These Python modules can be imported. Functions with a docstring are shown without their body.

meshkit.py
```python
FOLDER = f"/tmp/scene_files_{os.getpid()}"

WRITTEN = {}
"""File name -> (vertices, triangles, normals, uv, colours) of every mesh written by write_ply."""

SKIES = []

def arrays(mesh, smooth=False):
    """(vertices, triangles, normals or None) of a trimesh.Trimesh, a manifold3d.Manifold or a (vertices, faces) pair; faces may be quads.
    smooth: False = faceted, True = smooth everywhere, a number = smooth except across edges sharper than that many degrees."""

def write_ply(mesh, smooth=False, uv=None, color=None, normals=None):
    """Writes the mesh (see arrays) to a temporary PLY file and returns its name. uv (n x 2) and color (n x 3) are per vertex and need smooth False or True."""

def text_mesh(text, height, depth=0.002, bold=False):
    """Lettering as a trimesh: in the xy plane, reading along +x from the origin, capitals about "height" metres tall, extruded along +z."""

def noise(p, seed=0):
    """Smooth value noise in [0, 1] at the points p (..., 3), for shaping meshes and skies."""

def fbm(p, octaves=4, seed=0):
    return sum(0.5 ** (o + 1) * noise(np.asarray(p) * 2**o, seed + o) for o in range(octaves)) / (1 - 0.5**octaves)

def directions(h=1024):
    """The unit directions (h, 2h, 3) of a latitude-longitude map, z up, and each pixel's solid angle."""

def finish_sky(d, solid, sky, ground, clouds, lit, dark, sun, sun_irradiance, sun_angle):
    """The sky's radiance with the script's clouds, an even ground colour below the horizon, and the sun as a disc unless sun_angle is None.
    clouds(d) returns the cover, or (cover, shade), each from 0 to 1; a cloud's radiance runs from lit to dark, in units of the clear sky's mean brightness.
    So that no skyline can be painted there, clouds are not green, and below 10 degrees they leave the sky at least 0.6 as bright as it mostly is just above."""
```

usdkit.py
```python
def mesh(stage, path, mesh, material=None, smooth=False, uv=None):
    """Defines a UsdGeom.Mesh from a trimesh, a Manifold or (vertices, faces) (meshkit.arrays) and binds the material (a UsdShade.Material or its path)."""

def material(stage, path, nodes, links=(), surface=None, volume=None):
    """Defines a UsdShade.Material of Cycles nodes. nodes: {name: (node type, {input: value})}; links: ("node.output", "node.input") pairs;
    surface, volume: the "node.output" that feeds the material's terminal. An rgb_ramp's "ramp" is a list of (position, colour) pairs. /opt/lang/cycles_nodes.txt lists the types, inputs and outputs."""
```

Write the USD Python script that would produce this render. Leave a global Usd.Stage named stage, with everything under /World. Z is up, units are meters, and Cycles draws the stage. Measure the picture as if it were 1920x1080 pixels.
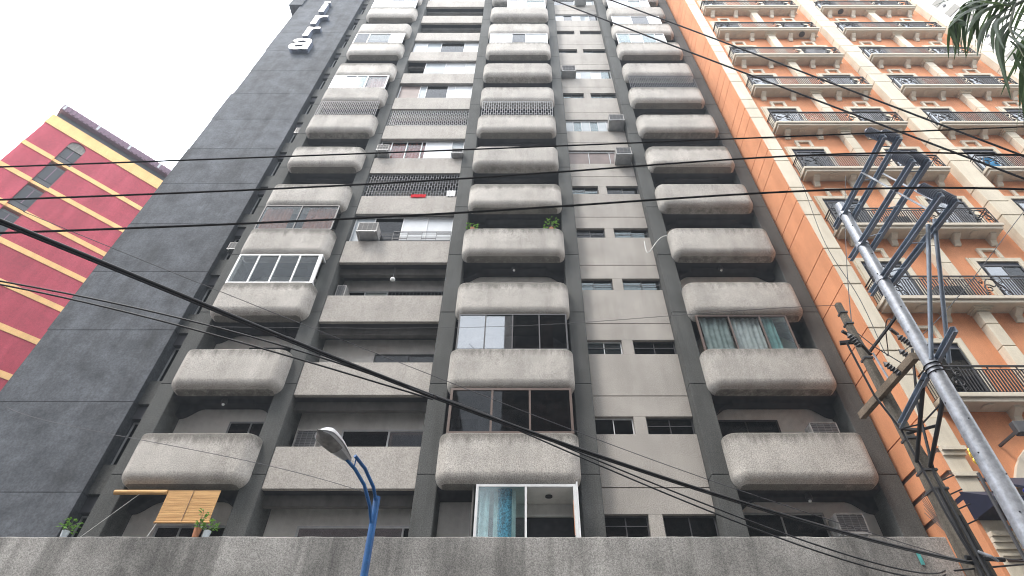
import math, random
import numpy as np
import trimesh
import usdkit, meshkit
from pxr import Usd, UsdGeom, UsdLux, UsdShade, Gf, Sdf

stage = Usd.Stage.CreateInMemory()
UsdGeom.SetStageUpAxis(stage, UsdGeom.Tokens.z)
UsdGeom.SetStageMetersPerUnit(stage, 1.0)
UsdGeom.Xform.Define(stage, '/World')
UsdGeom.Scope.Define(stage, '/World/Looks')
rng = random.Random(7)
nrg = np.random.default_rng(7)

# ------------------------------------------------------------------ camera
cam = UsdGeom.Camera.Define(stage, '/World/camera')
cam.CreateProjectionAttr('perspective')
cam.CreateHorizontalApertureAttr(36.0)
cam.CreateVerticalApertureAttr(20.25)
cam.CreateFocalLengthAttr(1073.0 / 1920 * 36.0)
cam.CreateHorizontalApertureOffsetAttr(-26.0 / 1920 * 36.0)
cam.CreateClippingRangeAttr(Gf.Vec2f(0.05, 2000))
cam.CreateExposureAttr(1.15)
cam.AddTranslateOp().Set(Gf.Vec3d(0, 0, 1.6))
cam.AddRotateXOp().Set(135.0)

# ------------------------------------------------------------------ sky and sun
SUN = np.array([-0.40, -0.40, 0.86]); SUN /= np.linalg.norm(SUN)
elev, rot = math.asin(SUN[2]), math.atan2(SUN[0], SUN[1])
sky_mat = usdkit.material(stage, '/World/Looks/sky_air', {
    'tc': ('texture_coordinate', {}),
    'sky': ('sky_texture', {'sky_type': 'single_scattering', 'sun_disc': False, 'sun_elevation': elev, 'sun_rotation': rot,
                            'air_density': 1.0, 'aerosol_density': 2.0}),
    'map': ('mapping', {'scale': (1.0, 1.0, 2.2)}),
    'n': ('noise_texture', {'scale': 2.3, 'detail': 5, 'roughness': 0.55}),
    'r': ('rgb_ramp', {'ramp': [(0.30, (0.78, 0.78, 0.78)), (0.62, (1, 1, 1))]}),
    'c': ('rgb_ramp', {'ramp': [(0.25, (12.5, 13.2, 14.2)), (0.7, (18.0, 18.2, 18.6))]}),
    'm': ('mix', {'mix_type': 'mix'}),
    'bg': ('background_shader', {'strength': 0.1})},
    [('tc.generated', 'map.vector'), ('map.vector', 'n.vector'), ('n.fac', 'r.fac'), ('n.fac', 'c.fac'), ('r.color', 'm.fac'),
     ('sky.color', 'm.color1'), ('c.color', 'm.color2'), ('m.color', 'bg.color')], surface='bg.background')
dome = UsdLux.DomeLight.Define(stage, '/World/sky')
UsdShade.MaterialBindingAPI.Apply(dome.GetPrim()).Bind(sky_mat)
dome.GetPrim().SetCustomDataByKey('kind', 'structure')
sun = UsdLux.DistantLight.Define(stage, '/World/sun')
sun.CreateIntensityAttr(0.4); sun.CreateAngleAttr(14.0); sun.CreateColorAttr(Gf.Vec3f(1.0, 0.93, 0.84))
sun.GetPrim().CreateAttribute('inputs:normalize', Sdf.ValueTypeNames.Bool).Set(True)
q = Gf.Rotation(Gf.Vec3d(0, 0, 1), Gf.Vec3d(*map(float, SUN))).GetQuat()
sun.AddOrientOp(UsdGeom.XformOp.PrecisionDouble).Set(Gf.Quatd(q.GetReal(), q.GetImaginary()))

# ------------------------------------------------------------------ helpers
COUNT = {}
def numbered(parent, name):
    k = COUNT.get((parent, name), 0); COUNT[(parent, name)] = k + 1
    return f'{parent}/{name}' if k == 0 else f'{parent}/{name}_{k:03d}'

class MB:
    """Collects pieces of geometry; build() makes them one Mesh prim."""
    def __init__(s): s.v, s.f, s.n = [], [], 0
    def add(s, v, f):
        s.v.append(np.asarray(v, float)); s.f.append(np.asarray(f, int) + s.n); s.n += len(v); return s
    def tm(s, t): return s.add(t.vertices, t.faces)
    def box(s, x0, x1, y0, y1, z0, z1):
        v = [(x, y, z) for z in (z0, z1) for y in (y0, y1) for x in (x0, x1)]
        f = [(0, 2, 3), (0, 3, 1), (4, 5, 7), (4, 7, 6), (0, 1, 5), (0, 5, 4), (2, 6, 7), (2, 7, 3), (0, 4, 6), (0, 6, 2), (1, 3, 7), (1, 7, 5)]
        return s.add(v, f)
    def cbox(s, x0, x1, y0, y1, z0, z1, c=0.02):
        """box with chamfered edges"""
        X, Y, Z = (x0, x1), (y0, y1), (z0, z1); pts = []
        for i in (0, 1):
            for j in (0, 1):
                for k in (0, 1):
                    p = np.array([X[i], Y[j], Z[k]]); d = np.array([1 - 2 * i, 1 - 2 * j, 1 - 2 * k]) * c
                    for a in range(3):
                        qq = p + d; qq[a] = p[a]; pts.append(qq)
        return s.tm(trimesh.convex.convex_hull(np.array(pts)))
    def beam(s, p, q, w, h, up=(0, 0, 1)):
        """bar of w x h from p to q"""
        p, q = np.asarray(p, float), np.asarray(q, float); d = q - p; L = np.linalg.norm(d); d /= L
        u = np.cross(d, up); u /= np.linalg.norm(u); t = np.cross(u, d)
        v = [b + u * a * w / 2 + t * c * h / 2 for b in (p, q) for c in (-1, 1) for a in (-1, 1)]
        f = [(0, 1, 3), (0, 3, 2), (4, 6, 7), (4, 7, 5), (0, 4, 5), (0, 5, 1), (2, 3, 7), (2, 7, 6), (0, 2, 6), (0, 6, 4), (1, 5, 7), (1, 7, 3)]
        return s.add(v, np.array(f)[:, ::-1])
    def tube(s, pts, r, n=6, cap=True):
        pts = np.asarray(pts, float); m = len(pts); r = np.broadcast_to(np.asarray(r, float), (m,))
        t = np.gradient(pts, axis=0); t /= np.maximum(np.linalg.norm(t, axis=1, keepdims=True), 1e-9)
        ref = np.array([0.13, 0.31, 0.94]) if abs(t[0] @ np.array([0.13, 0.31, 0.94])) < 0.9 else np.array([0.9, 0.4, 0.1])
        u = np.cross(t[0], ref); u /= np.linalg.norm(u); a = np.arange(n) * 2 * math.pi / n; V = []
        for i in range(m):
            u = u - t[i] * (u @ t[i]); u /= np.linalg.norm(u); w = np.cross(t[i], u)
            V.append(pts[i] + r[i] * (np.cos(a)[:, None] * u + np.sin(a)[:, None] * w))
        f = []
        for i in range(m - 1):
            for k in range(n):
                A, B, C, D = i * n + k, i * n + (k + 1) % n, (i + 1) * n + (k + 1) % n, (i + 1) * n + k
                f += [(A, B, C), (A, C, D)]
        V = np.vstack(V)
        if cap:
            V = np.vstack([V, pts[:1], pts[-1:]]); c0, c1 = m * n, m * n + 1
            for k in range(n):
                f += [(c0, (k + 1) % n, k), (c1, (m - 1) * n + k, (m - 1) * n + (k + 1) % n)]
        return s.add(V, f)
    def prism(s, poly, lo, hi, axis='y'):
        """extrudes a polygon given in (x, z) for axis y, (y, z) for axis x, (x, y) for axis z"""
        from shapely.geometry import Polygon
        P = poly if hasattr(poly, 'exterior') else Polygon(poly)
        t = trimesh.creation.extrude_polygon(P, hi - lo, engine='earcut'); v = np.array(t.vertices); f = np.array(t.faces)
        if axis == 'y': v = np.stack([v[:, 0], lo + v[:, 2], v[:, 1]], 1); f = f[:, ::-1]
        elif axis == 'x': v = np.stack([lo + v[:, 2], v[:, 0], v[:, 1]], 1)
        else: v = v + [0, 0, lo]
        return s.add(v, f)
    def lathe(s, prof, base=(0, 0, 0), n=16, axis=(0, 0, 1)):
        prof = np.asarray(prof, float); a = np.arange(n) * 2 * math.pi / n
        V = np.concatenate([np.stack([r * np.cos(a), r * np.sin(a), np.full(n, z)], 1) for r, z in prof]); f = []
        for i in range(len(prof) - 1):
            for k in range(n):
                A, B, C, D = i * n + k, i * n + (k + 1) % n, (i + 1) * n + (k + 1) % n, (i + 1) * n + k
                f += [(A, B, C), (A, C, D)]
        T = trimesh.geometry.align_vectors([0, 0, 1], axis)[:3, :3]
        return s.add(V @ T.T + np.asarray(base, float), f)
    def build(s, name, mat, parent='/World', smooth=False, label=None, kind=None, xf=None):
        v, f = np.vstack(s.v), np.vstack(s.f)
        if xf is not None: v = xf(v)
        path = numbered(parent, name)
        m = usdkit.mesh(stage, path, (v, f), mat, smooth)
        m.CreateDoubleSidedAttr(True)
        if label: m.GetPrim().SetCustomDataByKey('label', label)
        if kind: m.GetPrim().SetCustomDataByKey('kind', kind)
        return path

def tag(path, label=None, cat=None, group=None, kind=None):
    p = stage.GetPrimAtPath(path)
    for k, x in (('label', label), ('category', cat), ('group', group), ('kind', kind)):
        if x: p.SetCustomDataByKey(k, x)
    return path

def thing(name, label, cat, group=None, loc=(0, 0, 0), rotz=0.0):
    path = numbered('/World', name); x = UsdGeom.Xform.Define(stage, path)
    if any(loc): x.AddTranslateOp().Set(Gf.Vec3d(*map(float, loc)))
    if rotz: x.AddRotateZOp().Set(rotz)
    return tag(path, label, cat, group)

# ------------------------------------------------------------------ materials
def mat(name, nodes, links, surface='p.BSDF', volume=None):
    return usdkit.material(stage, '/World/Looks/' + name, nodes, links, surface=surface, volume=volume)

def rough(name, base, topgrime=0.0, speck=0.0, speck_scale=40.0, mott=0.25, mott_scale=0.7, streak=0.0, streak_scale=1.5, roughness=0.85, bump=0.0, dirt=(0.35, 0.33, 0.30), spec=0.3, metallic=0.0, island=0.0, warm=None):
    """painted or cast surface: colour x fine speckle x broad mottling x vertical run-off streaks, all fixed to the surface's place"""
    N = {'g': ('geometry', {}), 'p': ('principled_bsdf', {'roughness': roughness, 'specular_ior_level': spec, 'metallic': metallic})}
    L = []; cur = None
    def mul(color_out, tagname):
        nonlocal cur
        k = 'm_' + tagname
        N[k] = ('mix', {'mix_type': 'multiply', 'fac': 1.0} | ({'color1': base} if cur is None else {}))
        if cur: L.append((cur, k + '.color1'))
        L.append((color_out, k + '.color2')); cur = k + '.color'
    N['n2'] = ('noise_texture', {'scale': mott_scale, 'detail': 6, 'roughness': 0.62}); L.append(('g.position', 'n2.vector'))
    lo, hi = 1 - mott, 1 + mott
    N['r2'] = ('rgb_ramp', {'ramp': [(0.3, (lo, lo, lo)), (0.7, (hi, hi, hi))]}); L.append(('n2.fac', 'r2.fac')); mul('r2.color', 'mott')
    if speck:
        N['n1'] = ('noise_texture', {'scale': speck_scale, 'detail': 3, 'roughness': 0.7}); L.append(('g.position', 'n1.vector'))
        lo, hi = 1 - speck, 1 + speck
        N['r1'] = ('rgb_ramp', {'ramp': [(0.36, (lo, lo, lo)), (0.64, (hi, hi, hi))]}); L.append(('n1.fac', 'r1.fac')); mul('r1.color', 'speck')
    if streak:
        N['mp'] = ('mapping', {'scale': (streak_scale, streak_scale, streak_scale * 0.10)}); L.append(('g.position', 'mp.vector'))
        N['n3'] = ('noise_texture', {'scale': 1.6, 'detail': 5, 'roughness': 0.65}); L.append(('mp.vector', 'n3.vector'))
        d = tuple(1 - streak * (1 - c) for c in dirt)
        N['r3'] = ('rgb_ramp', {'ramp': [(0.36, d), (0.56, (1, 1, 1))]}); L.append(('n3.fac', 'r3.fac')); mul('r3.color', 'streak')
    if island:
        N['oi'] = ('object_info', {}); lo, hi = 1 - island, 1 + island
        N['r4'] = ('rgb_ramp', {'ramp': [(0.0, (lo, lo, lo)), (1.0, (hi, hi, hi))]}); L.append(('oi.random', 'r4.fac')); mul('r4.color', 'isl')
    if topgrime:
        N['s0'] = ('math', {'math_type': 'multiply_add', 'value2': 1 / 3.0, 'value3': -8.62 / 3.0 + 10}); N['s1'] = ('math', {'math_type': 'fraction'}); N['sx'] = ('separate_xyz', {}); N['mr'] = ('map_range', {'from_min': 0.30, 'from_max': 0.475, 'to_min': 0.0, 'to_max': 0.55, 'clamp': True})
        N['mp5'] = ('mapping', {'scale': (2.6, 2.6, 0.5)}); N['n5'] = ('noise_texture', {'scale': 1.8, 'detail': 6, 'roughness': 0.7})
        N['oi5'] = ('object_info', {}); N['rs'] = ('math', {'math_type': 'multiply_add', 'value2': 1.1, 'value3': 0.35}); N['rm'] = ('math', {'math_type': 'multiply'}); N['ad'] = ('math', {'math_type': 'add'}); g0 = 1 - topgrime
        N['r5'] = ('rgb_ramp', {'ramp': [(0.68, (1, 1, 1)), (1.0, (g0, g0, g0 * 0.97))]})
        L += [('g.position', 'sx.vector'), ('sx.z', 's0.value1'), ('s0.value', 's1.value1'), ('s1.value', 'mr.value'), ('g.position', 'mp5.vector'), ('mp5.vector', 'n5.vector'), ('oi5.random', 'rs.value1'), ('rs.value', 'rm.value1'), ('mr.result', 'rm.value2'), ('rm.value', 'ad.value1'), ('n5.fac', 'ad.value2'), ('ad.value', 'r5.fac')]
        mul('r5.color', 'grime')
    L.append((cur, 'p.base_color'))
    if bump:
        N['b'] = ('bump', {'strength': bump, 'distance': 0.01})
        L += [(('n1.fac' if speck else 'n2.fac'), 'b.height'), ('b.normal', 'p.normal')]
    return mat(name, N, L)

def plain(name, color, roughness=0.5, metallic=0.0, spec=0.5, noise=0.12, scale=6.0):
    lo, hi = 1 - noise, 1 + noise
    return mat(name, {'g': ('geometry', {}), 'n': ('noise_texture', {'scale': scale, 'detail': 4}),
                      'r': ('rgb_ramp', {'ramp': [(0.3, tuple(c * lo for c in color)), (0.7, tuple(c * hi for c in color))]}),
                      'p': ('principled_bsdf', {'roughness': roughness, 'metallic': metallic, 'specular_ior_level': spec})},
               [('g.position', 'n.vector'), ('n.fac', 'r.fac'), ('r.color', 'p.base_color')])

def glassy(name, tint, ior=1.6, rgh=0.02):
    f0 = ((ior - 1) / (ior + 1)) ** 2
    return mat(name, {'f': ('layer_weight', {'blend': 0.5}), 'pw': ('math', {'math_type': 'power', 'value2': 4.5}), 'ma': ('math', {'math_type': 'multiply_add', 'value2': 1 - f0, 'value3': f0}),
                      't': ('transparent_bsdf', {'color': tint}), 'gl': ('glossy_bsdf', {'color': (0.95, 0.97, 1.0), 'roughness': rgh}), 'mx': ('mix_closure', {})},
               [('f.facing', 'pw.value1'), ('pw.value', 'ma.value1'), ('ma.value', 'mx.fac'), ('t.BSDF', 'mx.closure1'), ('gl.BSDF', 'mx.closure2')], surface='mx.closure')

M = {}
M['pebble'] = rough('pebble_concrete', (0.40, 0.378, 0.35), topgrime=0.55, speck=0.36, speck_scale=38, mott=0.18, mott_scale=0.9, streak=0.22, streak_scale=1.3, bump=0.5, dirt=(0.45, 0.43, 0.40), island=0.10)
M['panel'] = rough('pebble_panel', (0.365, 0.342, 0.315), speck=0.26, speck_scale=34, mott=0.12, mott_scale=0.9, streak=0.16, streak_scale=1.4, bump=0.4, island=0.03)
M['podium'] = rough('podium_concrete', (0.245, 0.238, 0.226), speck=0.40, speck_scale=36, mott=0.55, mott_scale=0.30, streak=0.85, streak_scale=0.62, bump=0.6, dirt=(0.35, 0.35, 0.35))
M['column'] = rough('column_concrete', (0.082, 0.084, 0.082), speck=0.32, speck_scale=30, mott=0.16, mott_scale=0.8, streak=0.3, bump=0.4, island=0.05)
M['graywall'] = rough('charcoal_render', (0.082, 0.089, 0.102), speck=0.22, speck_scale=16, mott=0.38, mott_scale=1.1, streak=0.45, streak_scale=0.8, bump=0.2, island=0.08)
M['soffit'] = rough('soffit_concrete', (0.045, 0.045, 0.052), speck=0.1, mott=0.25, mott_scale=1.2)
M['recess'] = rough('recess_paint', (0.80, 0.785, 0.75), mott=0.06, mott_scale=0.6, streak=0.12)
M['tile'] = rough('balcony_floor_tile', (0.58, 0.56, 0.52), mott=0.1)
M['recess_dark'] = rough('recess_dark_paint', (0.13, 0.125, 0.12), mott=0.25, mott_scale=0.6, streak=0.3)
M['alu'] = plain('white_aluminium', (0.62, 0.63, 0.64), 0.4, 0.0, 0.5, 0.08)
M['mill'] = plain('mill_aluminium', (0.36, 0.37, 0.38), 0.45, 0.3)
M['brown'] = plain('brown_frame', (0.095, 0.062, 0.05), 0.5)
M['dkframe'] = plain('dark_frame', (0.05, 0.05, 0.055), 0.5)
M['glass'] = glassy('clear_pane', (0.80, 0.83, 0.83), 1.30)
M['glass_tint'] = glassy('tinted_pane', (0.30, 0.30, 0.32), 1.33)
M['glass_refl'] = glassy('mirror_pane', (0.30, 0.33, 0.36), 2.5)
M['glass_teal'] = glassy('teal_pane', (0.72, 0.84, 0.84), 1.6, 0.08)
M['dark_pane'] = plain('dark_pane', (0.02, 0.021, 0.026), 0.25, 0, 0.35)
M['white_pane'] = plain('white_film_pane', (0.52, 0.54, 0.56), 0.2, 0.0, 0.6, 0.06, 2.0)
M['pale_pane'] = plain('pale_film_pane', (0.28, 0.31, 0.33), 0.2, 0.0, 0.6, 0.12, 2.0)
M['board'] = plain('brown_board', (0.16, 0.12, 0.11), 0.5, 0.0, 0.4, 0.2, 1.5)
def cloth(name, col, noise=0.2): return plain(name, col, 0.9, 0.0, 0.1, noise, 24.0 if noise > 0.5 else 5.0)
M['cur_white'] = cloth('white_curtain', (0.66, 0.67, 0.68)); M['cur_red'] = cloth('red_curtain', (0.42, 0.085, 0.055)); M['cur_brown'] = cloth('brown_curtain', (0.27, 0.095, 0.055))
M['cur_teal'] = cloth('pale_teal_curtain', (0.42, 0.47, 0.47)); M['cur_pink'] = cloth('pink_curtain', (0.48, 0.27, 0.24)); M['cur_blue'] = cloth('blue_pattern_curtain', (0.14, 0.36, 0.52), 0.75)
M['grille'] = plain('grille_paint', (0.13, 0.135, 0.15), 0.5, 0.2)
M['iron'] = plain('wrought_iron', (0.022, 0.020, 0.022), 0.45, 0.3)
M['ac'] = plain('aged_appliance_casing', (0.30, 0.29, 0.28), 0.5, 0.0, 0.4, 0.35, 9.0)
M['ac_dark'] = plain('appliance_coil', (0.06, 0.06, 0.065), 0.5)
M['ac_fin'] = plain('appliance_fin', (0.17, 0.17, 0.17), 0.5)
M['orange'] = rough('orange_stucco', (0.68, 0.30, 0.155), speck=0.05, mott=0.10, mott_scale=0.5, streak=0.30, streak_scale=1.1, dirt=(0.7, 0.62, 0.55), bump=0.15)
M['cream'] = rough('cream_stone', (0.66, 0.60, 0.49), speck=0.05, mott=0.09, mott_scale=0.8, streak=0.28, streak_scale=1.5, dirt=(0.6, 0.56, 0.5), island=0.05)
M['slab'] = rough('cream_balcony_paint', (0.60, 0.545, 0.455), mott=0.08, streak=0.1)
M['groove'] = plain('joint_shadow_sealant', (0.05, 0.035, 0.03), 0.9, 0, 0.1)
M['red'] = rough('red_tile_cladding', (0.32, 0.030, 0.050), speck=0.10, speck_scale=7, mott=0.12, mott_scale=0.5, streak=0.5, streak_scale=0.5, roughness=0.6, dirt=(1.5, 2.2, 2.0))
M['ochre'] = rough('ochre_band_paint', (0.76, 0.47, 0.20), mott=0.10, streak=0.15)
M['purple'] = plain('plum_fascia', (0.13, 0.06, 0.10), 0.5)
M['galv'] = rough('galvanised_steel', (0.36, 0.385, 0.43), speck=0.16, speck_scale=18, mott=0.22, mott_scale=3.0, streak=0.35, streak_scale=5.0, roughness=0.42, metallic=0.35, spec=0.5, dirt=(0.5, 0.5, 0.5))
M['channel'] = rough('weathered_channel_steel', (0.27, 0.32, 0.39), mott=0.25, mott_scale=3.0, roughness=0.5, metallic=0.1)
M['insul'] = plain('grey_insulator', (0.17, 0.19, 0.235), 0.35)
M['conc_pole'] = rough('old_pole_concrete', (0.135, 0.12, 0.10), speck=0.25, speck_scale=30, mott=0.3, mott_scale=1.5, streak=0.5, streak_scale=4.0)
M['timber'] = rough('weathered_timber', (0.20, 0.16, 0.12), speck=0.2, mott=0.3, mott_scale=3.0)
M['cable'] = plain('black_cable', (0.018, 0.019, 0.023), 0.5)
M['fine_cable'] = plain('grey_cable', (0.07, 0.07, 0.08), 0.6)
M['white_cable'] = plain('white_cable', (0.6, 0.6, 0.58), 0.5)
M['blue'] = rough('blue_pole_paint', (0.014, 0.105, 0.30), speck=0.1, mott=0.25, mott_scale=4.0, streak=0.3, streak_scale=6, roughness=0.35, spec=0.5)
M['lamp_white'] = plain('lamp_housing', (0.62, 0.63, 0.65), 0.35)
M['lamp_lens'] = plain('clouded_lens', (0.20, 0.195, 0.185), 0.12, 0, 0.6, 0.3, 14)
M['bamboo'] = mat('bamboo_slats', {'g': ('geometry', {}), 'm': ('mapping', {'scale': (2, 2, 40)}), 'n': ('noise_texture', {'scale': 1.0, 'detail': 3}),
    'r': ('rgb_ramp', {'ramp': [(0.3, (0.42, 0.22, 0.07)), (0.7, (0.66, 0.39, 0.15))]}), 'p': ('principled_bsdf', {'roughness': 0.6})}, [('g.position', 'm.vector'), ('m.vector', 'n.vector'), ('n.fac', 'r.fac'), ('r.color', 'p.base_color')])
def leafmat(name, a, b, tr):
    return mat(name, {'g': ('geometry', {}), 'oi': ('noise_texture', {'scale': 5.0}), 'r': ('rgb_ramp', {'ramp': [(0.3, a), (0.7, b)]}), 'p': ('principled_bsdf', {'roughness': 0.55, 'specular_ior_level': 0.3}), 't': ('translucent_bsdf', {'color': tr}), 'x': ('mix_closure', {'fac': 0.22})},
               [('g.position', 'oi.vector'), ('oi.fac', 'r.fac'), ('r.color', 'p.base_color'), ('p.BSDF', 'x.closure1'), ('t.BSDF', 'x.closure2')], surface='x.closure')
M['leaf'] = leafmat('house_plant_leaf', (0.05, 0.14, 0.02), (0.13, 0.30, 0.05), (0.2, 0.4, 0.06))
M['palm'] = leafmat('palm_leaflet', (0.03, 0.055, 0.035), (0.075, 0.12, 0.065), (0.14, 0.22, 0.09))
M['palm_stem'] = plain('palm_stem', (0.10, 0.12, 0.07), 0.6); M['bark'] = rough('palm_bark', (0.17, 0.14, 0.11), speck=0.3, speck_scale=12)
M['terracotta'] = plain('terracotta', (0.42, 0.18, 0.09), 0.8); M['pot_white'] = plain('white_pot', (0.5, 0.55, 0.58), 0.5)
M['white_wall'] = rough('white_render', (0.60, 0.585, 0.55), mott=0.05)
M['shade_glass'] = plain('tan_window_screen', (0.13, 0.12, 0.10), 0.6); M['shade_frame'] = plain('tan_window_frame', (0.09, 0.08, 0.07), 0.4)
M['navy'] = plain('navy_canopy', (0.012, 0.014, 0.035), 0.6); M['royal'] = plain('royal_blue_sheet', (0.01, 0.02, 0.30), 0.4); M['gold'] = plain('gilt', (0.75, 0.50, 0.08), 0.3, 0.6)
M['street_wall'] = rough('street_wall', (0.22, 0.205, 0.19)); M['asphalt'] = rough('asphalt', (0.05, 0.05, 0.052), speck=0.3, speck_scale=60); M['paving'] = rough('paving', (0.13, 0.125, 0.12), speck=0.2, mott=0.2)
M['letter_face'] = plain('sign_letter_face', (0.50, 0.50, 0.53), 0.4); M['letter_side'] = plain('sign_letter_return', (0.12, 0.14, 0.19), 0.5)
M['cloth_red'] = cloth('red_cloth', (0.45, 0.02, 0.03)); M['cloth_white'] = cloth('white_cloth', (0.65, 0.65, 0.65)); M['cloth_blue'] = cloth('blue_cloth', (0.10, 0.34, 0.62)); M['cloth_teal'] = cloth('teal_plastic', (0.10, 0.35, 0.34))
M['lampglobe'] = plain('globe_glass', (0.75, 0.76, 0.76), 0.2)

# ------------------------------------------------------------------ ground
g = MB().box(-150, 150, -150, 150, -0.30, 0.0).build('road', M['asphalt']); tag(g, kind='structure')
g = MB().cbox(-60, 60, 5.0, 13.6, 0.004, 0.13, 0.015).build('pavement', M['paving']); tag(g, kind='structure')

# ------------------------------------------------------------------ the grey tower
T = thing('apartment_tower', 'tall grey pebble-dash apartment tower with rounded balconies between dark columns', 'building')
NF = 13
def ztop(n): return 10.04 + 3.0 * n        # top of balcony parapet
def zsof(n): return 8.62 + 3.0 * n         # underside of floor slab
COLS = [(-11.30, -10.74), (-7.66, -7.08), (-2.97, -2.38), (1.47, 2.03), (5.05, 5.64), (9.50, 10.14)]
# columns, cast in storey-high lifts with open joints
for x0, x1 in COLS:
    for k in range(-1, NF + 1):
        a, b = 9.02 + 3.0 * k, 12.02 + 3.0 * k
        if k == -1: a = 6.0
        MB().cbox(x0, x1, 14.60, 16.3, a + 0.006, b - 0.006, 0.018).build('column_segment', M['column'], T)
    MB().box(x0 + 0.015, x1 - 0.015, 14.615, 16.28, 6.0, 51.0).build('column_core', M['column'], T)
# back walls of the loggias, rooms behind
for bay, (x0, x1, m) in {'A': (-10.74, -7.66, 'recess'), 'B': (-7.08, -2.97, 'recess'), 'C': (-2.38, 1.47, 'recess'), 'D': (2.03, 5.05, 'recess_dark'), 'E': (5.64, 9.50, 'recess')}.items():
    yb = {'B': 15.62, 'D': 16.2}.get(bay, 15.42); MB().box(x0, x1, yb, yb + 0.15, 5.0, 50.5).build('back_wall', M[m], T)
    for n in range(-1, NF + 1):
        y0 = {'B': 14.77, 'D': 15.22}.get(bay, 14.66)
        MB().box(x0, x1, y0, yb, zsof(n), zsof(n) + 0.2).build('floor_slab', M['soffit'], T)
        if bay != 'D': MB().box(x0 + 0.01, x1 - 0.01, y0, yb - 0.01, zsof(n) + 0.204, zsof(n) + 0.22).build('floor_tile', M['tile'], T)
MB().box(-16.7, 10.1, 16.45, 30.0, 0.0, 50.5).build('tower_body', M['graywall'], T)
MB().box(-17.6, 10.5, 14.4, 30.2, 51.0, 51.6).build('roof_slab', M['graywall'], T)

# balconies: tubs with rounded corners and a rounded bottom edge
def tub(x0, x1, zb, zt, yf=14.137, yb=14.66, R=0.34, r=0.30, th=0.13, seed=0):
    def ring(off, z, na=8):
        Rr = max(R - off, 0.02); cx0, cx1, cy = x0 + R, x1 - R, yf + R
        a = np.linspace(0, math.pi / 2, na)
        left = [(cx0 - Rr * math.cos(t), cy - Rr * math.sin(t)) for t in a]
        mid = [(cx0 + (cx1 - cx0) * k / 10, yf + off if R - off > 0.02 else cy - Rr) for k in range(1, 10)]
        right = [(cx1 + Rr * math.sin(t), cy - Rr * math.cos(t)) for t in a]
        P = [(cx0 - Rr, yb)] + left + mid + right + [(cx1 + Rr, yb)]
        return np.array([(p[0], p[1], z) for p in P])
    rings = [ring(th, zb + 0.22), ring(th, zt - 0.03), ring(th - 0.03, zt - 0.004), ring(0.035, zt), ring(0.01, zt - 0.012), ring(0.0, zt - 0.05)]
    for z in np.linspace(zt - 0.05, zb + r, 6)[1:]: rings.append(ring(0.0, z))
    for t in np.linspace(0, math.pi / 2, 8)[1:]: rings.append(ring(r * (1 - math.cos(t)), zb + r - r * math.sin(t)))
    V = np.vstack(rings); n = len(rings[0]); f = []
    for i in range(len(rings) - 1):
        for k in range(n - 1):
            A, B, C, D = i * n + k, i * n + k + 1, (i + 1) * n + k + 1, (i + 1) * n + k
            f += [(A, C, B), (A, D, C)]
    last = (len(rings) - 1) * n
    for k in range(1, n - 1): f.append((last, last + k, last + k + 1))
    for k in range(1, n - 1): f.append((0, k + 1, k))
    w = (meshkit.fbm(V * 1.6 + seed * 3.7, 3) - 0.5) * 0.025      # hand-plastered unevenness
    V[:, 1] -= w * (V[:, 1] < 14.6); V[:, 2] += w * 0.6
    return MB().add(V, f)
BAL = {'A': (-10.80, -7.46), 'C': (-2.42, 1.50), 'E': (5.56, 9.46)}
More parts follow.
